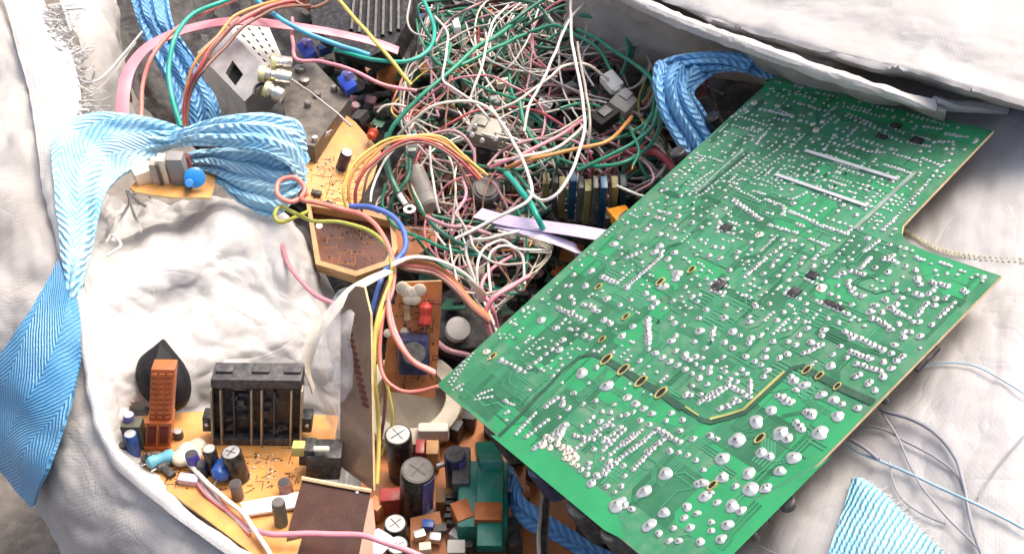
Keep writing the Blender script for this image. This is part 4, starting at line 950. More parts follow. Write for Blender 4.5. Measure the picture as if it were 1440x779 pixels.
# ------------------------------------------------------------------ the large green board
def green_board():
    E0, F0, A0 = B(614, 541), B(969.5, 837), B(1090, 107)
    u = (F0-E0).normalized(); w = BN; v = w.cross(u)
    Fm = Matrix((u, v, w)).transposed().to_4x4(); Fm.translation = E0
    inv = Fm.inverted()
    root = thing('circuit_board', 'large green circuit board, solder side up, lying on the right side of the bag', 'circuit board', Fm)
    def bl(px, py): q = inv @ B(px, py); return (q.x, q.y)
    U = .00052
    out = [bl(*q) for q in ((614,541),(1090,107),(1397,184))] + [bl(*q) for q in ((1283,303),(1270,317),(1268,328),(1276,340),(1300,352))] + [bl(*q) for q in ((1408,388),(969.5,837))]
    g1 = mat('mask_green', '347b55', .36, 0, .2, 26, 0.05, 900, dust=.3, spec=.45)
    g2 = mat('mask_trace', '3e8660', .32, 0, .15, 60, spec=.45, dust=.08)
    g3 = mat('mask_pour', '2b8d58', .3, 0, .14, 30, spec=.45, dust=.05)
    g4 = mat('mask_dark', '2c6948', .36, 0, .2, 40, spec=.4, dust=.05)
    und = mat('board_underside', 'b39a62', .6, 0, .25, 60)
    # warp: the board bows very slightly
    bow = lambda x, y: -.0016*math.sin(math.pi*min(1, max(0, y/.333)))
    b = MB(Fm)
    b.slab([V((x, y, 0)) for x, y in out], .0017, V((0, 0, 1)), 0, 4, 5)
    b.f = Fm
    def inside(x, y, mg=.004):
        c = False; n = len(out); j = n-1; dmin = 9
        for i in range(n):
            x1, y1 = out[i]; x2, y2 = out[j]
            if (y1 > y) != (y2 > y) and x < (x2-x1)*(y-y1)/(y2-y1)+x1: c = not c
            L_ = math.hypot(x2-x1, y2-y1); t = max(0, min(1, ((x-x1)*(x2-x1)+(y-y1)*(y2-y1))/L_**2)); dmin = min(dmin, math.hypot(x-x1-t*(x2-x1), y-y1-t*(y2-y1))); j = i
        return c and dmin > mg
    r2 = random.Random(5)
    # copper pours under the mask, brighter green
    zt = [0]
    def poly(pts, mi):
        zt[0] += 1; k_ = zt[0]
        z_ = .0005+(k_ % 60)*2e-6 if mi == 6 else (.00004+(k_ % 80)*2e-6 if len(pts) != 4 or k_ < 16 else .00022+(k_ % 140)*1.6e-6)
        b.put([V((x, y, z_)) for x, y in pts], [list(range(len(pts)))], mi)
    def ppoly(pp, mi): 
        pts = [bl(*q) for q in pp]; a = sum(pts[i][0]*pts[(i+1) % len(pts)][1]-pts[(i+1) % len(pts)][0]*pts[i][1] for i in range(len(pts)))
        poly(pts if a > 0 else pts[::-1], mi)
    ppoly([(735,430),(790,452),(800,500),(765,520),(730,500),(700,470)], 2); ppoly([(960,360),(1010,372),(1030,400),(985,392)], 2); ppoly([(780,480),(815,498),(790,520),(760,515)], 2)
    ppoly([(895,395),(935,372),(955,405),(905,430),(890,420)], 2); ppoly([(975,592),(1046,584),(1100,545),(1160,565),(1215,585),(1150,650),(1060,700),(1010,640),(975,615)], 2)
    ppoly([(940,690),(1010,650),(1060,705),(1010,760),(960,740)], 2); ppoly([(1060,705),(1150,655),(1170,640),(1020,790),(1000,770)], 2); ppoly([(690,600),(720,575),(760,600),(745,640),(720,625)], 2)
    ppoly([(855,520),(900,545),(950,575),(960,600),(900,590),(840,560)], 2); ppoly([(1120,380),(1180,390),(1210,430),(1150,420)], 2); ppoly([(690,612),(850,745),(880,760),(860,700),(740,610)], 2)
    ppoly([(1080,110),(1390,186),(1375,205),(1070,130)], 2); ppoly([(1280,345),(1390,385),(1345,430),(1300,390)], 2); ppoly([(1100,255),(1140,225),(1260,262),(1225,288)], 2)
    for k in range(46):      # random blocks of pour and of bare dark areas
        x, y = r2.uniform(0, .27), r2.uniform(0, .333)
        if not inside(x, y, .012): continue
        a, c = r2.uniform(.006, .022), r2.uniform(.006, .02); a2 = min(a, c)*.35
        pts = [(x-a+a2, y-c), (x+a, y-c), (x+a, y+c-a2), (x+a-a2, y+c), (x-a, y+c), (x-a, y-c+a2)]
        if all(inside(px, py, .002) for px, py in pts): poly(pts, r2.choice((1, 2, 3, 3)))
    # traces
    def trace(pts, wd, mi=1):
        for i in range(len(pts)-1):
            (x1, y1), (x2, y2) = pts[i], pts[i+1]; L_ = math.hypot(x2-x1, y2-y1)
            if L_ < 1e-6: continue
            nx, ny = -(y2-y1)/L_*wd/2, (x2-x1)/L_*wd/2; ex, ey = (x2-x1)/L_*wd*.3, (y2-y1)/L_*wd*.3
            poly([(x1-nx-ex, y1-ny-ey), (x2-nx+ex, y2-ny+ey), (x2+nx+ex, y2+ny+ey), (x1+nx-ex, y1+ny-ey)][::1] if True else [], mi)
    for k in range(300):
        x, y = r2.uniform(0, .27), r2.uniform(0, .333)
        n = r2.choice((1, 1, 2, 3, 5)); pitch = r2.choice((.0014, .0018, .0024)); wd = pitch*r2.uniform(.35, .6)
        ax = r2.random() < .5; l1, l2, dg = r2.uniform(.006, .035), r2.uniform(.004, .03), r2.uniform(.002, .008)*r2.choice((-1, 1))
        for i in range(n):
            o = i*pitch
            if ax: pts = [(x, y+o), (x+l1, y+o), (x+l1+abs(dg), y+o+dg), (x+l1+abs(dg)+l2, y+o+dg)]
            else: pts = [(x+o, y), (x+o, y+l1), (x+o+dg, y+l1+abs(dg)), (x+o+dg, y+l1+abs(dg)+l2)]
            if all(inside(px, py, .003) for px, py in pts): trace(pts, wd, 3 if k % 3 == 0 else 1)
    # grooves, bare dark bands with a pale lip
    def pxl(pp): return [bl(*q) for q in pp]
    g_dark = 6
    trace(pxl([(703,612),(729,587),(791,522),(814,503),(833,498),(848,504),(860,510)]), .0026, 6)
    trace(pxl([(852,506),(877,520.5),(902,537),(930,553),(958,573)]), .0044, 6); trace(pxl([(958,573),(984,590)]), .0014, 6)
    trace(pxl([(984,590),(1000,594),(1026,588),(1048,580),(1105,527),(1113,519),(1131,515)]), .003, 6)
    trace(pxl([(1135,521),(1154,530),(1179,544),(1226,565)]), .0044, 6)
    trace(pxl([(1050,216),(984,273)]), .0022, 6)
    base = b.build('board', [g1, g2, g3, g4, tan_edge, und, mat('groove_dark', '1f4a36', .5, 0, .2, 60, dust=.1)], root, False)
    lip = MB(Fm)
    def strip(pp, wd, h=.001, m=lip):
        pts = pxl(pp)
        for i in range(len(pts)-1):
            (x1, y1), (x2, y2) = pts[i], pts[i+1]; L_ = math.hypot(x2-x1, y2-y1); a = math.atan2(y2-y1, x2-x1)
            m.box(((x1+x2)/2, (y1+y2)/2, h/2), (L_+wd*.4, wd, h+.0001*i), 0, Matrix.Rotation(a, 3, 'Z'))
    strip([(1000,590),(1024,584),(1046,577),(1103,524)], .0017); strip([(965,573),(983,585)], .001)
    lip.build('slot_lip', mat('lip_tan', '9fa05f', .5), base, False)
    bars = [([(1133.6,213.5),(1262,253.5)], .0022), ([(1092,247),(1218.7,291)], .0022)]
    for pp, wd in bars:
        m = MB(Fm); strip(pp, wd, .0014, m); m.build('bus_bar', mat('tinned_bar', 'd2d4d2', .35, .5, .1, 200), root, False)
    m = MB(Fm); strip([(1287,243.5),(1203,322)], .0030, .0009, m); m.build('tinned_track', mat('dull_track', '8fa394', .45, .3, .2, 150), root, False)
    m = MB(Fm); strip([(1044,213),(979,271)], .0016, .0009, m); m.build('tinned_track', MATS['dull_track'], root, False)
    # through holes
    for x, y, l in [(973,380,1), (929,397,1.1), (842,404,.9), (880.5,446,.9), (927,452,.6), (847,478,.9), (1000,482,.6), (693,502,1), (1069,617,1.1), (1002,683,1), (853,506,1.4), (877,520.5,1.4), (902,537,1.4), (930,553,1.4), (1135,521,1), (1153,529,.9), (1178,544,.8),
                    (1143.6,242,.6), (1162,247,.6), (1189.6,245,.6), (1174.6,262.5,.6), (1223.7,267,.6), (974,288,.5), (1080,115,.7)]:
        cx, cy = bl(x, y); m = MB(Fm); vs_ = []; a1, a2 = .0015*l, .0027*l
        if l < .75: a2 = a1
        N_ = 20; rings = ((1.34, .0), (1.28, .0011), (1.0, .0011), (.96, .0007))
        for s, h in rings: vs_ += [V((cx+a1*s*math.cos(6.2832*i/N_), cy+a2*s*math.sin(6.2832*i/N_), h)) for i in range(N_)]
        m.put(vs_, [[k*N_+i, k*N_+(i+1) % N_, (k+1)*N_+(i+1) % N_, (k+1)*N_+i] for k in range(3) for i in range(N_)])
        m.put(vs_[-N_:], [list(range(N_))], 1)
        m.build('hole', [gold if l >= .75 else g2, hole_m], base)
    # chips on the solder side
    for x, y, s, s2 in ((1012,402,24,26), (1143,388,22,16), (1118,412,22,20), (1260,178,22,14), (1290,199,26,16), (1022,321,22,16), (1173,430,44,9), (1240,193,26,10)):
        cx, cy = bl(x, y); MB(Fm).box((cx, cy, .0007), (s*U*.62, s2*U*.62, .0014), .0002).build('surface_chip', blk, root)
    # solder joints traced from the photo: (crop origin, scale) then rows x1,y1,x2,y2,n,d and dots x,y,d
    S8 = (900,140,4.327); S7 = (1000,280,4.327); S2 = (780,300,4.327); S3 = (780,460,4.327); S4 = (780,600,4.354); S5 = (1020,460,4.327); S6 = (1000,600,4.354); ST = (960,100,2.996); SR = (960,320,2.996); S1 = (560,360,2.597)
    rowsd = {
     S8: "620,110,770,160,8,17 565,160,720,200,8,17 565,215,640,240,4,16 735,60,930,105,9,20 420,310,500,260,4,20 1000,215,920,290,6,18 770,200,710,270,6,22 780,300,830,265,3,20 620,320,340,570,22,13 680,330,400,560,16,17 720,330,580,410,6,17 830,310,650,440,10,18 880,330,700,480,10,18 340,390,250,480,5,20 440,440,320,520,8,20 400,490,300,580,6,20 440,540,340,600,6,18 580,540,730,620,9,18 600,490,640,490,3,18 690,560,760,580,5,18 760,610,850,640,6,20 570,610,740,730,10,24 910,680,1110,775,13,20 870,650,880,710,4,22 930,610,1010,570,5,20 110,680,180,695,5,20 540,745,600,770,4,20 460,40,440,40,1,1 830,60,930,100,6,18 660,30,560,110,5,20",
     S7: "130,15,300,125,9,24 405,175,520,210,6,22 480,80,620,135,7,20 680,165,830,215,8,22 710,120,880,180,6,20 830,200,890,170,4,20 600,245,710,285,6,22 700,290,625,365,5,22 400,225,300,320,12,14 445,280,330,360,5,24 330,365,205,475,10,26 640,620,830,700,8,26 1020,255,930,320,4,24 870,230,690,440,9,18 1120,120,1045,190,5,22 660,680,600,750,4,22 375,690,325,740,4,22 690,60,640,100,3,20 590,455,670,490,4,22 570,485,640,520,4,22 470,545,570,580,4,22 450,575,540,610,4,22 60,150,40,200,2,24 150,150,130,210,3,24 20,500,110,540,4,24 20,560,70,590,3,24 1110,345,1050,370,3,26 770,475,850,440,3,24",
     S2: "30,580,180,655,7,36 110,600,20,700,5,24 440,450,650,260,16,30 400,410,470,350,5,20 290,390,380,425,5,46 170,555,210,570,2,30 1000,60,1090,100,4,26 990,90,1080,130,4,26 950,430,1050,400,4,30 950,470,1030,490,4,30 560,660,570,750,5,60 440,270,520,240,4,46",
     S3: "570,135,880,310,8,46 740,150,940,280,6,40 880,460,1000,380,7,34 940,440,1060,360,6,34 1010,495,1120,450,4,34 400,540,480,520,3,34 630,625,760,700,6,36 660,690,560,760,5,30 600,640,480,750,9,22 530,630,420,720,8,24 560,10,575,100,5,50 250,640,130,740,6,28 440,430,590,530,4,50 350,560,250,640,5,26 400,610,300,700,6,26",
     S4: "640,95,480,260,10,30 570,70,300,270,13,34 480,50,340,170,8,30 620,20,740,80,6,32 430,20,290,150,7,30 210,220,200,290,3,30 350,250,240,330,5,36 290,200,420,240,4,34 250,30,330,90,4,30 140,60,240,80,4,32",
     S5: "760,150,880,195,6,40 800,225,940,265,6,36 730,30,960,140,9,40 480,160,590,110,5,38 150,330,150,400,4,40 20,350,150,430,6,34 60,440,20,490,3,34 320,420,400,460,4,50 430,580,470,620,3,40 490,520,530,540,3,56",
     ST: "330,160,460,190,8,15 530,145,560,160,3,13 650,150,600,190,6,13 680,150,830,190,10,13 720,150,790,165,5,13 700,180,810,230,8,14 1020,235,1090,245,5,14 1110,265,1200,280,7,14 870,232,930,262,5,13 850,265,900,290,4,13 970,275,1040,290,6,12 950,300,1040,320,7,12 735,240,700,275,4,15 640,270,600,330,5,14 620,300,680,320,4,15 650,280,720,300,4,15 700,310,760,330,4,15 760,290,840,320,5,14 780,340,850,345,5,14 650,335,740,370,6,14 890,350,1000,385,8,14 850,395,960,430,9,14 1010,370,1090,400,6,16 1030,470,850,670,18,10 1100,385,990,520,8,14 1060,300,1140,300,5,14 1140,310,1130,350,3,16 370,75,440,120,5,14 430,80,560,120,7,14 470,130,600,170,7,13 690,190,830,250,8,13 640,190,560,260,7,13",
     SR: "850,130,905,150,4,20 1050,230,1115,250,5,18 1080,240,1040,280,4,18 1145,320,1080,380,5,20 800,380,880,430,6,22 870,340,950,380,6,20 1030,320,990,370,5,20 730,190,750,195,2,18 790,130,750,170,4,18 820,60,770,100,5,18 640,210,660,200,2,18 900,560,930,540,2,22 720,630,740,620,2,20",
     S1: "375,380,460,425,6,26 460,425,600,310,8,22 580,190,680,235,7,22 280,345,195,470,12,9 265,345,185,460,9,9 255,360,215,430,6,9 290,510,340,490,5,12 280,525,340,515,5,11 390,530,420,545,4,14 600,400,565,440,3,16 580,520,540,550,4,24 500,575,430,650,8,16 545,600,470,660,6,16 600,630,500,700,7,34 700,180,720,200,3,16 680,180,640,175,2,16 470,190,455,200,2,20 235,470,200,490,4,10"}
    dots = {
     S8: "640,60,28 655,75,24 980,130,28 850,180,20 880,185,20 740,230,20 545,285,24 500,320,20 520,325,20 560,345,18 590,300,18 620,310,18 380,420,26 130,560,24 160,550,26 220,550,24 250,590,26 210,630,24 165,600,22 240,660,24 920,550,22 990,580,20 820,640,20 480,540,20 510,500,20 400,620,20 460,650,20 520,665,26 440,700,20 465,715,22 100,720,24 135,730,24 235,715,40 40,700,28 320,755,30 370,710,22 800,770,22 520,600,20",
     S7: "355,160,24 430,95,22 450,60,22 395,170,20 640,150,26 550,280,22 510,255,24 560,360,28 545,395,26 620,410,28 690,385,28 595,200,24 435,250,22 420,345,26 395,380,26 370,410,28 470,405,26 440,435,22 320,455,28 410,470,24 470,495,24 515,460,28 330,505,26 800,450,26 960,370,22 920,410,28 940,390,24 900,455,30 930,460,26 1000,420,28 1075,445,28 945,240,24 910,185,26 830,520,34 850,560,26 910,590,28 880,580,24 770,530,26 725,580,26 770,600,30 580,640,30 575,685,32 570,750,30 440,690,28 400,740,28 230,720,38 235,750,36 85,725,42 60,725,30 90,645,28 265,640,30 275,655,28 355,640,28 165,325,32 150,360,26 240,265,34 115,435,28 185,200,24 60,360,38 20,295,28 65,300,28 990,650,42 970,690,42 1040,690,34 1060,610,30 1100,660,34 980,730,34 1050,750,32 800,40,26 845,60,26 770,75,24 880,100,26 620,35,30 550,60,24 500,30,28 590,75,22 860,640,26 780,640,30 710,730,26 775,755,28 490,255,22",
     S2: "45,345,44 115,375,42 95,440,34 20,515,36 225,350,56 185,445,60 310,275,30 350,310,56 360,190,76 400,150,46 400,210,42 405,250,30 500,200,40 550,215,38 640,200,62 610,240,62 730,240,66 690,280,44 650,240,50 440,450,60 750,370,80 740,395,64 670,445,72 640,450,50 705,330,42 555,490,54 590,520,66 620,550,70 590,575,50 320,525,58 400,560,42 465,530,28 570,450,30 240,590,46 265,600,36 300,650,46 340,675,48 475,690,48 410,750,46 180,745,32 220,760,34 570,640,38 710,640,42 730,670,36 790,620,30 720,535,32 670,580,30 795,450,30 925,400,30 880,440,38 840,510,34 880,500,32 870,540,32 925,590,46 880,640,42 1030,640,44 1040,560,38 785,690,30 880,715,52 960,720,46 970,700,40 1085,720,56 835,60,46 890,90,34 885,165,32 840,210,36 970,205,36 1015,215,34 940,260,44 1000,280,50 1065,345,40 1110,240,40 750,20,52 640,130,54 685,135,30 720,155,46 580,75,30 560,100,46 490,85,42 440,60,30 560,10,36 630,30,32 690,5,40 660,40,30 240,250,36",
     S3: "50,80,52 30,140,54 185,55,36 220,70,38 410,55,52 355,155,38 520,205,40 165,280,88 255,250,40 320,355,86 125,405,38 585,525,38 860,180,36 900,190,32 980,210,34 945,250,34 850,90,36 735,55,34 710,90,58 790,175,60 800,190,40 1025,185,34 1035,95,46 920,130,38 1085,130,44 960,50,44 955,80,40 885,25,60 840,360,34 800,415,50 830,415,40 890,410,38 1060,320,34 1110,330,34 930,350,34 520,570,46 580,595,36 710,525,42 680,570,34 780,565,46 765,635,38 945,655,36 990,685,40 850,680,38 700,750,38 210,575,38 160,605,38 120,660,36 240,655,38 180,680,38 90,490,30 50,460,38 175,470,38 250,450,36 290,515,38 340,520,34 230,550,40 280,575,36 310,605,40 350,600,34 240,745,36 60,600,70 20,660,80 40,640,60",
     S4: "675,290,92 555,395,98 385,475,104 430,480,60 475,505,48 670,525,68 580,605,78 635,655,48 700,700,46 760,695,34 725,620,38 810,490,58 870,535,52 790,560,46 830,615,58 1030,195,98 1110,80,92 910,265,42 905,345,74 880,350,60 1025,315,72 920,425,70 960,405,40 990,465,40 1085,485,82 1105,365,40 960,585,50 958,640,44 1055,605,58 1020,690,60 890,705,56 710,150,38 760,160,40 815,175,42 865,205,40 850,75,38 955,55,40 990,75,42 770,25,38 210,230,40 165,265,34 225,345,66 260,300,60 310,290,44 330,230,50 320,365,36 430,300,44 410,365,32 370,400,32",
     S5: "420,330,70 480,355,62 430,385,44 400,305,44 640,240,62 655,170,38 740,190,38 700,120,42 585,415,72 660,450,82 710,470,46 680,540,84 575,645,96 340,640,88 375,680,72 345,430,60 370,450,60 520,530,76 280,510,66 450,600,48 190,575,96 75,690,100 805,495,46 910,385,44 795,300,46 815,290,34 880,335,52 865,350,36 960,300,46 1010,255,48 770,70,52 1000,20,42 1085,60,40 1030,110,40 1010,165,44 1075,180,38 1040,205,44 960,215,46 450,50,38 500,10,44 560,110,46 380,90,40 430,110,42 520,95,52 600,20,52 590,55,42 380,170,60 330,190,42 250,140,42 240,185,58 180,210,42 220,230,40 255,265,58 235,305,42 125,180,44 290,90,36 45,130,46 45,30,62 90,55,44 155,70,50 145,100,40 100,260,40 125,290,40 60,290,36 30,320,38 70,335,38 215,50,34",
     S6: "160,85,96 35,78,40 430,50,90 470,80,62 660,40,96 310,160,86 360,185,66 505,190,90 70,195,96 420,275,78 225,290,84 240,380,94 330,380,64 350,365,44 150,365,38 65,310,72 125,485,86 185,515,62 35,465,38 100,605,72 60,690,60 545,0,50",
     ST: "380,75,14 360,100,15 430,80,14 450,100,14 400,105,14 500,140,14 520,95,13 550,130,13 480,100,12 850,190,15 890,195,15 930,205,15 965,215,15 770,250,14 650,245,15 490,210,15 525,215,15 910,230,14 820,335,14 900,335,14 575,290,14 590,310,14 550,300,14 520,320,14 540,290,13 470,290,14 490,270,14 440,280,14 430,300,14 410,320,14 460,310,13 880,330,15 1000,340,14 1040,340,14 1120,380,14 1110,330,16",
     SR: "880,125,18 940,165,22 980,180,26 990,220,34 1000,240,20 895,240,20 895,270,20 920,300,20 950,265,18 980,280,20 1000,285,20 1195,275,20 1185,265,26 815,330,28 790,355,30 840,360,22 860,310,22 900,325,20 1065,300,20 1050,410,22 1000,460,24 960,440,20 935,440,20 970,400,20 995,400,20 930,465,20 910,410,22 865,190,18 815,170,18 780,50,18 700,230,20 720,260,20 760,290,20 700,250,18 1060,330,20",
     S1: "525,235,44 600,50,28 640,70,28 705,55,42 685,110,38 525,160,14 585,150,22 630,150,22 610,110,18 575,265,32 640,160,18 750,235,30 770,240,24 680,290,18 705,300,24 230,490,12 400,570,14 395,600,13 390,575,12 480,490,13 670,430,46 755,475,46 725,405,26 600,545,22 640,500,20 600,520,18 620,560,16 590,590,18"}
    fluxd = {S8: "1080,190,44 1055,150,34 700,25,38", S7: "670,545,70 300,215,46 290,220,36", S1: "325,350,32 335,375,26 540,660,26 560,675,24 580,690,24 555,700,26 600,700,24 620,715,22 640,725,24 610,740,22 530,690,34 575,665,24 650,740,22", ST: "560,250,40 590,215,28 300,135,34",
             S4: "20,100,34 50,120,34 80,130,34 60,160,34 100,150,34 120,170,34 90,190,34 130,200,34 110,220,36 30,70,36 140,240,30", S3: "440,430,50 500,470,44", S6: "65,310,50"}
    pads = []; grid = set()
    for hx, hy in ((973,380),(929,397),(842,404),(880,446),(847,478),(693,502),(1069,617),(1002,683),(853,506),(877,520),(902,537),(930,553),(1135,521),(1153,529),(1178,544)):
        cx, cy = bl(hx, hy)
        for i in range(-2, 3):
            for j in range(-2, 3): grid.add((int(cx/.002)+i, int(cy/.002)+j))
    for gl in ([(703,612),(729,587),(791,522),(814,503),(848,504),(958,573),(1000,594),(1048,580),(1113,519),(1135,521),(1226,565)],):
        for (ax_, ay_), (bx_, by_) in zip(gl, gl[1:]):
            for k in range(40):
                cx, cy = bl(ax_+(bx_-ax_)*k/40, ay_+(by_-ay_)*k/40); [grid.add((int(cx/.002)+i, int(cy/.002)+j)) for i in (-1, 0, 1) for j in (-1, 0, 1)]
    def addpad(x, y, d, fl=0, force=True):
        cx, cy = bl(x, y)
        if not inside(cx, cy, d*.4): return
        pads.append((d, cx, cy, fl)); 
        k = int(d/.002)+1
        for i in range(-k, k+1):
            for j in range(-k, k+1): grid.add((int(cx/.002)+i, int(cy/.002)+j))
    for S, txt in rowsd.items():
        for e in txt.split():
            x1, y1, x2, y2, n, d = [float(q) for q in e.split(',')]; n = int(n)
            for i in range(n):
                f = i/max(1, n-1); addpad(S[0]+(x1+(x2-x1)*f)/S[2]+r2.uniform(-.5, .5), S[1]+(y1+(y2-y1)*f)/S[2]+r2.uniform(-.5, .5), d/S[2]*U*.9*r2.uniform(.8, 1.15))
    for S, txt in dots.items():
        for e in txt.split():
            x, y, d = [float(q) for q in e.split(',')]; addpad(S[0]+x/S[2], S[1]+y/S[2], d/S[2]*U*.92)
    for S, txt in fluxd.items():
        for e in txt.split():
            x, y, d = [float(q) for q in e.split(',')]; addpad(S[0]+x/S[2], S[1]+y/S[2], d/S[2]*U*.95, 1)
    # the many small joints between them
    tries = 0; extra = 0
    while extra < 880 and tries < 20000:
        tries += 1
        x, y = r2.uniform(0, .27), r2.uniform(.05, .333)
        if x+y*.2 < .06 and y < .2 and r2.random() < .8: continue
        if x > .15 and y < .10: continue
        n = r2.choice((1, 1, 2, 2, 3, 4, 6)); ax = r2.random() < .5; p = r2.choice((.0024, .003, .004)); d = r2.uniform(.0016, .0027)
        pts = [(x+i*p, y) if ax else (x, y+i*p) for i in range(n)]
        if any((int(a/.002), int(c/.002)) in grid or not inside(a, c, .004) for a, c in pts): continue
        for a, c in pts:
            pads.append((d*r2.uniform(.8, 1.1), a, c, 0)); extra += 1
            for i in (-1, 0, 1):
                for j in (-1, 0, 1): grid.add((int(a/.002)+i, int(c/.002)+j))
    pads.sort(key=lambda q: -q[0])
    def joint(m, d, x, y, hgt=None, ecc=1.0, ang=0.0, pin=True, mi=0):
        r = d/2*(1.18 if d < .0032 else 1.0 if d < .0042 else .84); big = r > .0014; N_ = 14 if big else 8; h = (hgt or r*(.34 if big else .3)); vs_ = []
        prof = ((1.0, 0), (.94, .13), (.72, .27), (.46, .5), (.26, .85), (.12, 1.0)) if big else ((1.0, 0), (.9, .35), (.62, .75), (.2, 1.0))
        prof = ((1.0, -.00036/h),) + prof
        for s, z in prof:
            for i in range(N_):
                a = 6.2832*i/N_; wv = 1+.42*mnoise.noise(V((x*900+math.cos(a)*.8, y*900+math.sin(a)*.8, s*.4)))
                p, q = r*s*math.cos(a)*ecc*wv, r*s*math.sin(a)*wv
                vs_.append(V((x+p*math.cos(ang)-q*math.sin(ang), y+p*math.sin(ang)+q*math.cos(ang), h*z+.0004)))
        m.put(vs_, [[k*N_+i, k*N_+(i+1) % N_, (k+1)*N_+(i+1) % N_, (k+1)*N_+i] for k in range(len(prof)-1) for i in range(N_)] + [[(len(prof)-1)*N_+i for i in range(N_)]], mi)
        if pin and r > .0016: m.cyl((x, y, h*.9), (x+r2.uniform(-.0006, .0006), y+r2.uniform(-.0006, .0006), h+.0014), .00045, .0001, 7, 1)
    pin = mat('pin_grey', '9a958d', .4, .6, .2, 100)
    for d, x, y, fl in pads[:97]:
        m = MB(Fm); joint(m, d, x, y, None, r2.uniform(.85, 1.12), r2.uniform(0, 3)); m.build('solder_joint', [flux if fl else solder, pin], root, sharp=70)
    m = MB(Fm)
    for d, x, y, fl in pads[97:]: joint(m, d, x, y, None, r2.uniform(.85, 1.2), r2.uniform(0, 3), True, 2 if fl else 0)
    tag(m.build('solder_joint', [solder, pin, flux], root, sharp=70), kind='stuff')
    # what hangs from its underside; the big unseen ones are added to support shadows
    for x, y, r, h, m_ in ((1240,552,.002,.006,dgrey), (1103,700,.0045,.005,dgrey), (1056,745,.002,.006,dgrey), (1018,772,.004,.012,blue_cap), (1078,720,.0015,.005,dgrey), (700,590,.011,.03,blk_gloss), (760,650,.010,.024,navy_cap), (820,700,.012,.026,blk), (860,740,.008,.02,dgrey),
                           (950,210,.006,.02,blk), (880,300,.007,.02,dgrey), (1000,160,.006,.02,blk_gloss), (740,470,.008,.02,blk)):
        cx, cy = bl(x, y); MB(Fm).cyl((cx, cy, -.002), (cx, cy, -.002-h), r).build('capacitor', m_, root)
    cx, cy = bl(1299, 497); MB(Fm).box((cx+.0005, cy, -.0035), (.0045, .018, .0025), .0008).build('heat_sink', blk, root)
green_board()
# ------------------------------------------------------------------ wires
GPX = 0.00052
def wire(col, w, pts, label, cat='wire', group=None, n=None, name='wire', seg=8, strip=False):
    q = [p if isinstance(p, Vector) else P(*p) for p in pts]
    q = spline(q, n or max(14, len(q)*9)); sd = V((q[0].x*31, q[0].y*17, len(q)*.37)); k = .0009 if w < 7 else .0006
    for i in range(1, len(q)-1):
        f = min(1, i/4, (len(q)-1-i)/4); nv = mnoise.noise_vector(q[i]*45+sd); nv2 = mnoise.noise_vector(q[i]*230+sd); q[i] = q[i] + (nv*k + nv2*k*.12)*f
    o = tag(MB().tube(q, w*GPX/2, seg).build(name, WM[col], sharp=80), label, cat, group)
    if strip: 
        d = (q[-1]-q[-2]).normalized(); MB().tube([q[-1]-d*.001, q[-1]+d*.002, q[-1]+d*.0045+V((.0006, 0, .0004))], w*GPX*.27, 6).build('stripped_end', COPPER, o)
    return o
COPPER = mat('copper_strand', 'b9895c', .35, .7, .2, 300)
def flat(col, w, pts, label, name='ribbon_cable', cores=0, up=V((0, 0, 1)), twist=0.0):
    q = spline([P(*p) for p in pts], len(pts)*9); rows = []; n = len(q)
    for i in range(n):
        t = (q[min(i+1, n-1)]-q[max(i-1, 0)]).normalized(); s = t.cross(up).normalized(); a = twist*i/(n-1); nn = s.cross(t)
        s2 = s*math.cos(a)+nn*math.sin(a); n2 = nn*math.cos(a)-s*math.sin(a)
        ww = w*GPX/2; k = 13; rows.append([q[i]+s2*ww*(-1+2*j/(k-1)) + n2*(.0006*abs(math.sin(math.pi*cores*j/(k-1))) if cores else .0008*math.sin(math.pi*j/(k-1))) for j in range(k)])
    return tag(MB().grid(rows, 0, .0011).build(name, WM[col], sharp=60), label, 'ribbon cable')

# upper left
flat('pink', 20, [(172,172,.05),(174,130,.06),(184,95,.065),(212,64,.07),(262,42,.07),(330,30,.07),(400,36,.065),(455,44,.055),(520,58,.04),(560,72,.03)], 'broad pink ribbon cable arching over the metal tuner box')
wire('salmon', 7, [(198,172,.06),(201,120,.07),(214,80,.08),(244,44,.085),(290,16,.085),(345,-6,.08)], 'salmon wire arching up from the left strap to the top edge')
wire('teal', 8, [(254,178,.06),(243,140,.072),(237,100,.08),(246,55,.09),(270,22,.09),(310,4,.09),(350,-8,.085)], 'thick teal wire rising from the twisted strap to the top edge')
wire('cyan', 8, [(352,-8,.08),(385,20,.08),(425,44,.075),(475,64,.065),(520,78,.06)], 'thick bright blue wire crossing the pink ribbon cable')
wire('teal', 7, [(470,70,.06),(530,85,.06),(575,86,.06),(603,70,.06),(611,42,.055),(600,10,.05),(588,-10,.045)], 'thick teal wire curving in a bow at the left of the tangle')
for k, (c, dx, dy) in enumerate((('orange', 0, 0), ('brown', 8, 4), ('red', 4, 10), ('salmon', 12, 2), ('brown', 16, 12))):
    ph = k*1.3
    pts = [(258+dx*.3, 178, .05), (262+dx*.4, 125+dy*.4, .07), (276+dx+4*math.sin(ph), 85+dy, .085), (302+dx+4*math.sin(ph+2), 52+dy*.8, .09+.004*math.sin(ph)), (330+dx, 24+dy*.9, .09), (372+dx, 6+dy*.6, .085), (420+dx, -4+dy, .07)]
    wire(c, 5.5, pts, ['orange', 'dark brown', 'red', 'salmon', 'reddish brown'][k]+' strand in the twisted bundle above the tuner box', 'wire', 'twisted bundle above the tuner box')
wire('brown', 6, [(400,-8,.08),(430,10,.07),(455,6,.06),(468,-8,.05)], 'brown orange wire end at the top edge above the pink ribbon')
wire('yellow', 6.5, [(466,-12,.07),(505,33,.07),(545,78,.065),(578,120,.05)], 'straight yellow wire running down from the top edge')
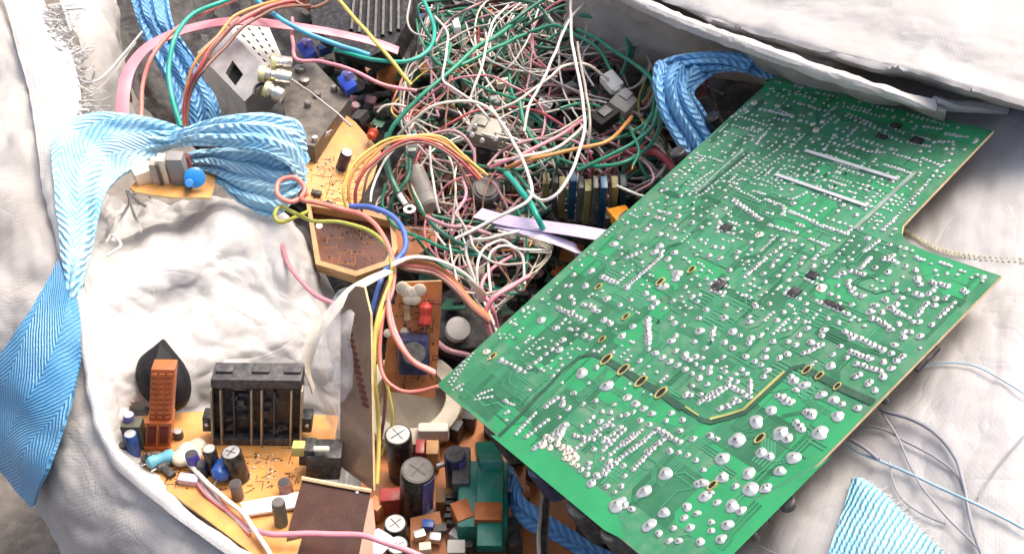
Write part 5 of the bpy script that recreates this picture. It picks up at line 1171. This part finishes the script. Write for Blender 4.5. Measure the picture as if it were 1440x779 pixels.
wire('pink', 6, [(411,26,.05),(412,60,.06),(418,84,.062),(450,87,.062),(495,98,.06),(540,120,.052),(586,128,.045)], 'long pale pink wire bending past the coax sockets')
wire('grey', 3.6, [(410,112,.05),(450,140,.05),(494,178,.04)], 'thin grey lead running from the middle coax socket')
# arch
for k, (c, w, dx, dy, ex, ey) in enumerate((('yellow', 4.5, -6, -3, 6, 2), ('orange', 4.5, 0, 1, 1, -3), ('red', 5, 6, 4, -6, 8), ('brown', 4, 14, 10, -22, 14), ('orange', 4.5, 8, -1, -2, 6))):
    g_ = random.Random(k+3); w_ = lambda a=3: g_.uniform(-a, a)
    wire(c, w, [(494+dx, 298, .03), (492+dx*1.3+w_(), 266+w_(), .045), (506+dx+w_(), 233+dy+w_(), .055), (540+dx*.6+w_(), 205+dy+w_(), .06), (580+w_(1), 194+dy*.8, .062), (618-dx*.4+w_(), 198+dy+w_(), .06), (650-dx*.5+w_(), 219+dy*1.2+w_(), .052), (680+ex, 245+ey, .04)],
         ['yellow wire, outermost of the tied arch', 'orange wire, second strand of the tied arch', 'red wire inside the tied arch of wires', 'brown wire, innermost of the tied arch', 'light orange wire in the middle of the tied arch'][k], 'wire', 'wires tied in an arch')
wire('white', 4, [(558,206,.045),(538,232,.05),(524,265,.05),(521,284,.045)], 'short white wire inside the tied arch')
wire('mauve', 5, [(596,190,.055),(640,185,.06),(665,210,.05),(668,240,.04)], 'mauve wire humped behind the tied arch')
wire('dark green', 11, [(545,190,.035),(544,228,.04),(551,252,.04),(560,272,.036)], 'thick green wire ending in the ring terminal')
wire('dark green', 7, [(578,215,.04),(573,250,.04),(552,280,.03),(548,300,.02)], 'green wire hanging beside the ring terminal')
# long ones left of the board
wire('salmon', 7, [(432,272,.07),(410,284,.072),(391,274,.074),(393,255,.076),(414,250,.076),(429,264,.074),(424,279,.072),(440,284,.066),(480,294,.052),(515,305,.055),(540,335,.058),(553,372,.06),(547,405,.06),(546,440,.06),(556,475,.055),(580,508,.05),(612,526,.045)], 'salmon pink wire looped at the strap, running through the knot to the green board')
wire('pink', 7, [(398,318,.02),(397,345,.03),(410,378,.034),(438,410,.04),(470,428,.05),(500,432,.06)], 'pink wire curving over the white lining')
wire('yellow-green', 6, [(432,298,.04),(398,312,.06),(386,304,.066),(394,290,.068),(412,298,.064),(440,311,.05),(480,313,.052),(515,322,.055),(543,345,.058),(552,375,.06)], 'yellow-green wire looping past the tan rimmed board piece')
wire('yellow', 6, [(552,372,.062),(546,400,.062),(533,440,.058),(527,480,.05),(528,540,.03),(533,600,.0),(530,680,-.02)], 'yellow wire running down beside the standing brown board')
wire('blue', 8, [(492,290,.05),(520,292,.055),(550,303,.056),(568,325,.056),(570,348,.056),(556,368,.058),(544,380,.056)], 'thick blue wire bowed over the knot')
wire('blue', 7, [(542,378,.06),(532,405,.058),(523,440,.05),(518,470,.03)], 'dark blue wire hanging behind the knot')
wire('salmon', 5, [(556,372,.062),(552,410,.06),(538,450,.056),(534,500,.045),(540,530,.04),(562,549,.035),(590,550,.035),(616,543,.04)], 'peach wire curving under the small brown board to the green board corner')
wire('yellow', 4.5, [(556,378,.062),(550,410,.06),(534,455,.055),(531,500,.04),(545,545,.02),(552,590,.0),(538,640,-.03)], 'thin yellow wire hanging below the knot')
wire('brown', 5, [(545,395,.06),(530,440,.05),(535,490,.04),(541,560,.01),(535,620,-.02)], 'brown wire hanging below the knot')
wire('mauve', 6, [(545,420,.062),(558,470,.055),(580,505,.05),(612,523,.045)], 'mauve wire over the small brown board')
for k, c in enumerate(('orange', 'salmon', 'brown')):
    wire(c, 6, [(552,376-k*3,.06),(575,368+k*5,.065),(610,373+k*6,.062),(640,395+k*6,.055),(665,425+k*5,.045),(688,446+k*4,.035)], ['orange wire leaving the knot to the right', 'salmon wire leaving the knot to the right', 'brown wire leaving the knot to the right'][k], 'wire', 'wires leaving the knot')
flat('cream', 15, [(440,548,.03),(432,515,.05),(440,478,.065),(462,446,.075),(492,412,.085),(520,394,.08),(546,382,.068)], 'flat cream tape bent down over the white lining', 'flat_tape', 0, V((.5, .2, 1)), .5)
flat('cream', 15, [(552,372,.068),(580,362,.07),(615,366,.068),(650,383,.06),(672,405,.05),(680,425,.035)], 'flat cream tape arching right from the knot', 'flat_tape', 0, V((.1, .6, 1)), .4)
wire('mauve', 8, [(612,478,-.02),(630,492,-.01),(660,500,-.015)], 'mauve wire under the corner of the green board')
wire('pink', 7, [(690,470,.02),(682,442,.035),(694,418,.045),(722,402,.045),(745,388,.045)], 'pink wire bending up along the edge of the green board')
wire('pink', 5, [(700,462,.02),(690,430,.04),(676,405,.04),(690,380,.04),(720,360,.04)], 'second pink wire beside the green board edge')
# ribbon by the board
flat('lilac', 22, [(672,300,.035),(710,310,.042),(760,318,.048),(810,325,.056),(862,334,.055)], 'pale lilac ribbon cable running to the edge of the green board', 'ribbon_cable', 6)
flat('lilac', 15, [(700,316,.038),(742,326,.045),(785,340,.048),(812,352,.045),(817,366,.02)], 'narrow white ribbon cable below the lilac one', 'ribbon_cable', 5)
# traced wires on top of the tangle
T1 = [('white', 5, [(803,-10,.075),(803,45,.08),(808,80,.08),(816,120,.08),(822,165,.078),(819,198,.075),(806,236,.07),(788,268,.066),(768,281,.06),(752,277,.055),(735,255,.05)], 'long white wire falling straight from the top edge and hooking left'),
      ('white', 5, [(690,150,.06),(703,170,.062),(720,196,.065),(737,228,.066),(747,262,.066),(744,280,.065),(724,294,.064),(684,314,.056),(640,336,.05)], 'white wire running down to the lilac ribbon and turning left'),
      ('white', 4.5, [(823,5,.07),(800,31,.078),(780,76,.08),(762,117,.08),(745,146,.076),(737,185,.065)], 'white wire slanting down left from the top'),
      ('cream', 4.5, [(856,112,.055),(826,92,.07),(794,93,.074),(774,108,.074),(745,130,.07),(722,146,.066),(690,160,.055)], 'cream wire bowed left from the white plug'),
      ('grey', 4.5, [(812,60,.075),(818,99,.076),(826,140,.074),(830,178,.07),(824,215,.055)], 'grey white wire beside the long falling white one'),
      ('cream', 5, [(560,190,.04),(586,166,.058),(606,152,.066),(635,143,.07),(670,145,.07),(697,163,.064),(712,190,.05)], 'cream wire arched over the green wires'),
      ('white', 4, [(715,8,.06),(694,30,.068),(686,55,.07),(679,88,.07),(668,118,.068),(660,142,.06)], 'thin white wire coming down from the top through the green wires'),
      ('white', 4, [(612,24,.055),(629,46,.064),(627,80,.068),(624,112,.068),(640,126,.068),(665,143,.06),(690,170,.05)], 'thin white wire with a bend left of the green wires'),
      ('grey', 4, [(578,-6,.05),(573,28,.055),(582,46,.056),(600,52,.05)], 'thin grey wire curling near the top edge by the teal bow'),
      ('cream', 4, [(531,158,.04),(540,149,.045),(555,147,.046),(570,150,.04)], 'short cream wire end left of the green wires'),
      ('green', 7, [(735,24,.05),(700,50,.06),(670,67,.064),(640,95,.066),(620,112,.066),(591,136,.062),(557,172,.05),(545,195,.04)], 'green wire running diagonally along the left of the tangle'),
      ('green', 6, [(740,48,.05),(700,66,.06),(660,86,.064),(640,92,.064),(629,84,.06),(634,62,.05)], 'green wire hooked back at the left of the tangle'),
      ('dark green', 6.5, [(700,48,.05),(722,30,.058),(748,10,.06),(775,-6,.055)], 'dark green wire near the top edge'),
      ('green', 6.5, [(812,42,.055),(836,54,.062),(857,67,.066),(888,88,.07),(913,108,.075),(926,133,.078),(920,172,.072),(898,196,.066),(866,214,.062),(812,240,.05)], 'green wire circling down beside the right blue strap'),
      ('dark green', 8, [(858,-8,.05),(880,14,.056),(892,40,.058),(888,80,.055)], 'thick dark green wire end at the top of the tangle'),
      ('green', 6, [(815,22,.05),(845,26,.055),(870,36,.058),(884,66,.058),(874,106,.05)], 'green wire bowed along the top right of the tangle'),
      ('green', 6, [(745,45,.05),(780,36,.055),(815,52,.058),(845,72,.056),(862,105,.05)], 'green wire crossing the top of the tangle'),
      ('orange', 6, [(888,165,.055),(876,180,.062),(858,196,.066),(830,206,.066),(780,216,.064),(740,226,.058),(712,236,.045)], 'orange yellow wire sweeping left from the black plug'),
      ('pink', 5.5, [(824,166,.056),(800,182,.06),(770,200,.062),(747,211,.062),(716,224,.058),(690,236,.045)], 'pink wire sweeping left above the slatted block'),
      ('cream', 5, [(822,176,.055),(790,204,.062),(758,216,.062),(725,222,.06),(696,228,.05)], 'cream wire beside the orange yellow sweep'),
      ('teal', 9, [(712,244,.05),(728,262,.056),(742,280,.058),(754,302,.06),(764,322,.05)], 'thick teal wire crossing over the lilac ribbon'),
      ('dark green', 7, [(720,238,.045),(745,268,.052),(768,296,.05)], 'dark green wire beside the thick teal one'),
      ('red', 12, [(880,215,.03),(905,211,.05),(930,219,.055),(950,243,.05)], 'thick red cable at the left edge of the green board'),
      ('grey', 5, [(895,218,.03),(915,232,.035),(932,252,.03)], 'grey wire under the thick red cable'),
      ('white', 4, [(868,262,.05),(885,268,.055),(905,276,.05)], 'short white wire across the end of the slatted block'),
      ('red', 4, [(800,246,.04),(835,232,.045),(870,218,.045)], 'red wire above the slatted block'),
      ('white', 4.5, [(700,470,.02),(655,352,.04),(690,335,.05),(730,325,.05)], 'white wire dropping beside the pink wire to the board edge'),
      ('white', 4, [(675,420,.03),(671,380,.045),(680,352,.05),(705,338,.05),(730,350,.045),(770,352,.04)], 'white wire loop beside the cream tape'),
      ('white', 4, [(690,410,.035),(687,370,.045),(695,350,.05),(716,346,.048),(735,362,.04),(738,400,.03)], 'white wire loop nearest the green board'),
      ('grey', 4, [(640,300,.045),(660,330,.05),(668,350,.05),(700,372,.045),(742,370,.035)], 'grey wire running right under the white loops'),
      ('mauve', 6, [(600,305,.04),(630,318,.046),(660,320,.046),(690,330,.04)], 'mauve wire under the lilac ribbon end'),
      ('mauve', 5, [(650,250,.04),(656,275,.045),(640,300,.045),(634,330,.04)], 'mauve wire dropping right of the tied arch'),
      ('white', 4, [(605,205,.045),(606,240,.045),(612,275,.04),(618,300,.03)], 'white wire hanging through the tied arch')]
for c, w, pts, lab in T1: wire(c, w, pts, lab)
# bottom and lower left
wire('pink', 7.5, [(362,746,.035),(385,750,.04),(440,751,.04),(505,752,.042),(540,762,.04),(575,774,.035),(610,790,.03)], 'long bright pink wire across the flat brown board')
wire('cream', 6.5, [(262,648,.028),(290,678,.03),(318,700,.032),(343,722,.034),(362,752,.036),(384,786,.036)], 'cream wire running along the orange board edge')
for k, (c, w) in enumerate((('pink', 5), ('white', 5), ('mauve', 4), ('white', 4), ('salmon', 4))):
    wire(c, w, [(272+k*5,668+k*2,.024),(285+k*5,690+k*1,.026),(302+k*4,706+k*2,.026),(330+k*2,726+k*3,.028),(352,744+k*2,.03)], ['pink', 'white', 'mauve', 'second white', 'salmon'][k]+' wire in the bundle lying on the orange board', 'wire', 'wire bundle on the orange board')
flat('lilac', 30, [(506,800,.01),(525,768,.02),(545,752,.015)], 'white plastic scrap under the end of the bright pink wire', 'flat_tape', 0)
wire('black', 10, [(768,690,.0),(766,730,.02),(764,800,.03)], 'black cable under the front edge of the green board')
wire('grey', 5, [(764,690,.005),(759,735,.025),(757,800,.035)], 'grey wire beside the black cable under the board edge')
# thin cables on the right side of the bag
def onr(lst, up): return [on_right(x, y, up) for x, y in lst]
wire('dark steel', 4.0, onr([(1238,576),(1275,586),(1312,606),(1340,640),(1356,680),(1362,720),(1370,752),(1384,790)], .004), 'thick grey cable bowed over the white bag, lower right')
wire('steel grey', 2.4, onr([(1208,600),(1240,602),(1270,618),(1310,640),(1345,668),(1360,700)], .003), 'thin kinked grey strand standing for the shadow inside the bow of the grey cable')  # cast shadow of the thick cable modelled as a grey strand
wire('pale blue', 2.8, onr([(1186,622),(1220,642),(1270,662),(1330,690),(1390,716),(1450,748)], .004), 'pale blue cord running off to the lower right')
wire('steel grey', 4, onr([(1196,618),(1215,630),(1235,646)], .006), 'short dark wire end beside the pale blue cord')
wire('steel grey', 2.2, onr([(1240,580),(1262,612),(1282,660),(1300,690),(1340,735),(1372,766),(1390,790)], .004), 'fine grey thread falling from the board edge down the bag')
wire('steel grey', 1.8, onr([(1250,648),(1262,690),(1285,716),(1330,736)], .003), 'fine grey thread curling beside the flat pale blue strap')
wire('pale blue', 1.7, onr([(1288,518),(1320,510),(1360,512),(1400,528),(1450,560)], .003), 'fine blue thread arching over the bag to the right edge')
wire('steel grey', 1.8, onr([(1375,700),(1400,660),(1450,600)], .003), 'fine grey thread at the right edge of the photo')
wire('steel grey', 1.8, onr([(1030,770),(1060,765),(1090,778)], .003), 'fine thread at the bottom beside the green board')

# the mass of the tangle: each wire its own
TANGLE = [(575,-10),(880,-10),(925,70),(932,190),(955,225),(885,292),(760,300),(735,330),(790,345),(690,455),(640,400),(590,345),(520,300),(575,195),(545,150),(590,60)]
def in_poly(x, y, poly):
    c = False; j = len(poly)-1
    for i in range(len(poly)):
        if (poly[i][1] > y) != (poly[j][1] > y) and x < (poly[j][0]-poly[i][0])*(y-poly[i][1])/(poly[j][1]-poly[i][1])+poly[i][0]: c = not c
        j = i
    return c
ADJ = {'white': 'white', 'grey': 'grey', 'green': 'green', 'dark green': 'dark green', 'pink': 'pink', 'mauve': 'mauve', 'red': 'red', 'brown': 'brown', 'orange': 'orange', 'yellow': 'yellow', 'black': 'black', 'cream': 'cream', 'salmon': 'salmon', 'teal': 'teal'}
def zone(x, y):
    if y < 60: return 'near the top edge of the tangle'
    if x < 640 and y < 200: return 'at the left side of the tangle above the arch'
    if y > 320: return 'in the tangle between the knot and the green board'
    if x < 640: return 'under the tied arch of wires'
    if x > 810: return 'between the plugs and the green board'
    if y > 210: return 'in the tangle around the lilac ribbon'
    return 'in the middle of the tangle below the long falling wires'
r3 = random.Random(23); cnt = 0
while cnt < 200:
    x, y = r3.uniform(540, 960), r3.uniform(-10, 455)
    if not in_poly(x, y, TANGLE): continue
    col = r3.choices(list(ADJ), (20, 26, 13, 15, 15, 15, 6, 9, 3, 3, 4, 20, 5, 3))[0]
    if x < 640 and y < 200 and r3.random() < .35: col = r3.choice(('green', 'dark green', 'green', 'grey'))
    if y < 150 and r3.random() < .45: col = r3.choice(('green', 'dark green', 'white', 'grey'))
    if y > 300 and r3.random() < .5: col = r3.choice(('white', 'mauve', 'grey', 'pink', 'cream'))
    long = cnt % 5 < 3; a = r3.uniform(0, 6.283); pts = []; hx, hy = x, y
    lev = r3.uniform(-.015, .042) if long else r3.uniform(-.045, .0)
    if x > 740 and y > 225: lev = min(lev, -.012)
    turn = r3.choice((-1, 1))*r3.uniform(.12, .5) if long else r3.uniform(-.6, .6); st = r3.uniform(26, 44) if long else r3.uniform(16, 36)
    for k in range(r3.randint(7, 13) if long else r3.randint(4, 6)):
        pts.append((hx, hy, (min(lev, -.02) if 745 < hx < 890 and hy > 240 else lev) + r3.uniform(-.009, .009) + .0001*(hx-700)))
        a += turn*r3.uniform(.6, 1.3) + r3.uniform(-.14, .14); nx, ny = hx+st*math.cos(a), hy+st*.8*math.sin(a); tr = 0
        while not in_poly(nx, ny, TANGLE) and tr < 7: tr += 1; a += .45*(1 if turn > 0 else -1); nx, ny = hx+st*math.cos(a), hy+st*.8*math.sin(a)
        if tr >= 7: break
        hx, hy = nx, ny
    if len(pts) < 3: continue
    w = {'green': 5.5, 'dark green': 6, 'teal': 6, 'red': 5.5, 'black': 6, 'mauve': 4.4, 'pink': 4.4}.get(col, 3.5)*r3.uniform(.75, 1.15)
    z = zone(x, y); wire(col, w, pts, f'loose {ADJ[col]} wire {z}', 'wire', f'{ADJ[col]} wires {z}', n=len(pts)*7, seg=6, strip=r3.random() < .45); cnt += 1
m = MB(); ms = [WM[k] for k in ('grey', 'white', 'green', 'dark green', 'mauve', 'brown', 'red', 'black', 'cream', 'pink')]; cnt = 0
WIDE = TANGLE[:2] + [(930,80),(1050,130),(1000,190),(960,225)] + TANGLE[5:]
while cnt < 170:
    x, y = r3.uniform(540, 1050), r3.uniform(-15, 455)
    if not in_poly(x, y, WIDE): continue
    a = r3.uniform(0, 6.283); pts = []; hx, hy = x, y; lev = r3.uniform(-.065, -.015); turn = r3.uniform(-.8, .8); st = r3.uniform(14, 34)
    for k in range(r3.randint(4, 9)):
        pts.append(P(hx, hy, lev + r3.uniform(-.01, .01) + .0001*(hx-700)))
        a += turn*r3.uniform(.3, 1.2) + r3.uniform(-.3, .3); nx, ny = hx+st*math.cos(a), hy+st*.8*math.sin(a)
        if not in_poly(nx, ny, WIDE): break
        hx, hy = nx, ny
    if len(pts) < 3: continue
    mi = r3.choices(range(10), (26, 8, 8, 14, 16, 18, 9, 16, 8, 6))[0]
    if x > 930: mi = r3.choice((5, 6, 7, 0, 5))
    m.tube(pts, r3.uniform(.0007, .0013), 5, len(pts)*5, mi); cnt += 1
tag(m.build('wire_tangle', ms, sharp=80), kind='stuff')
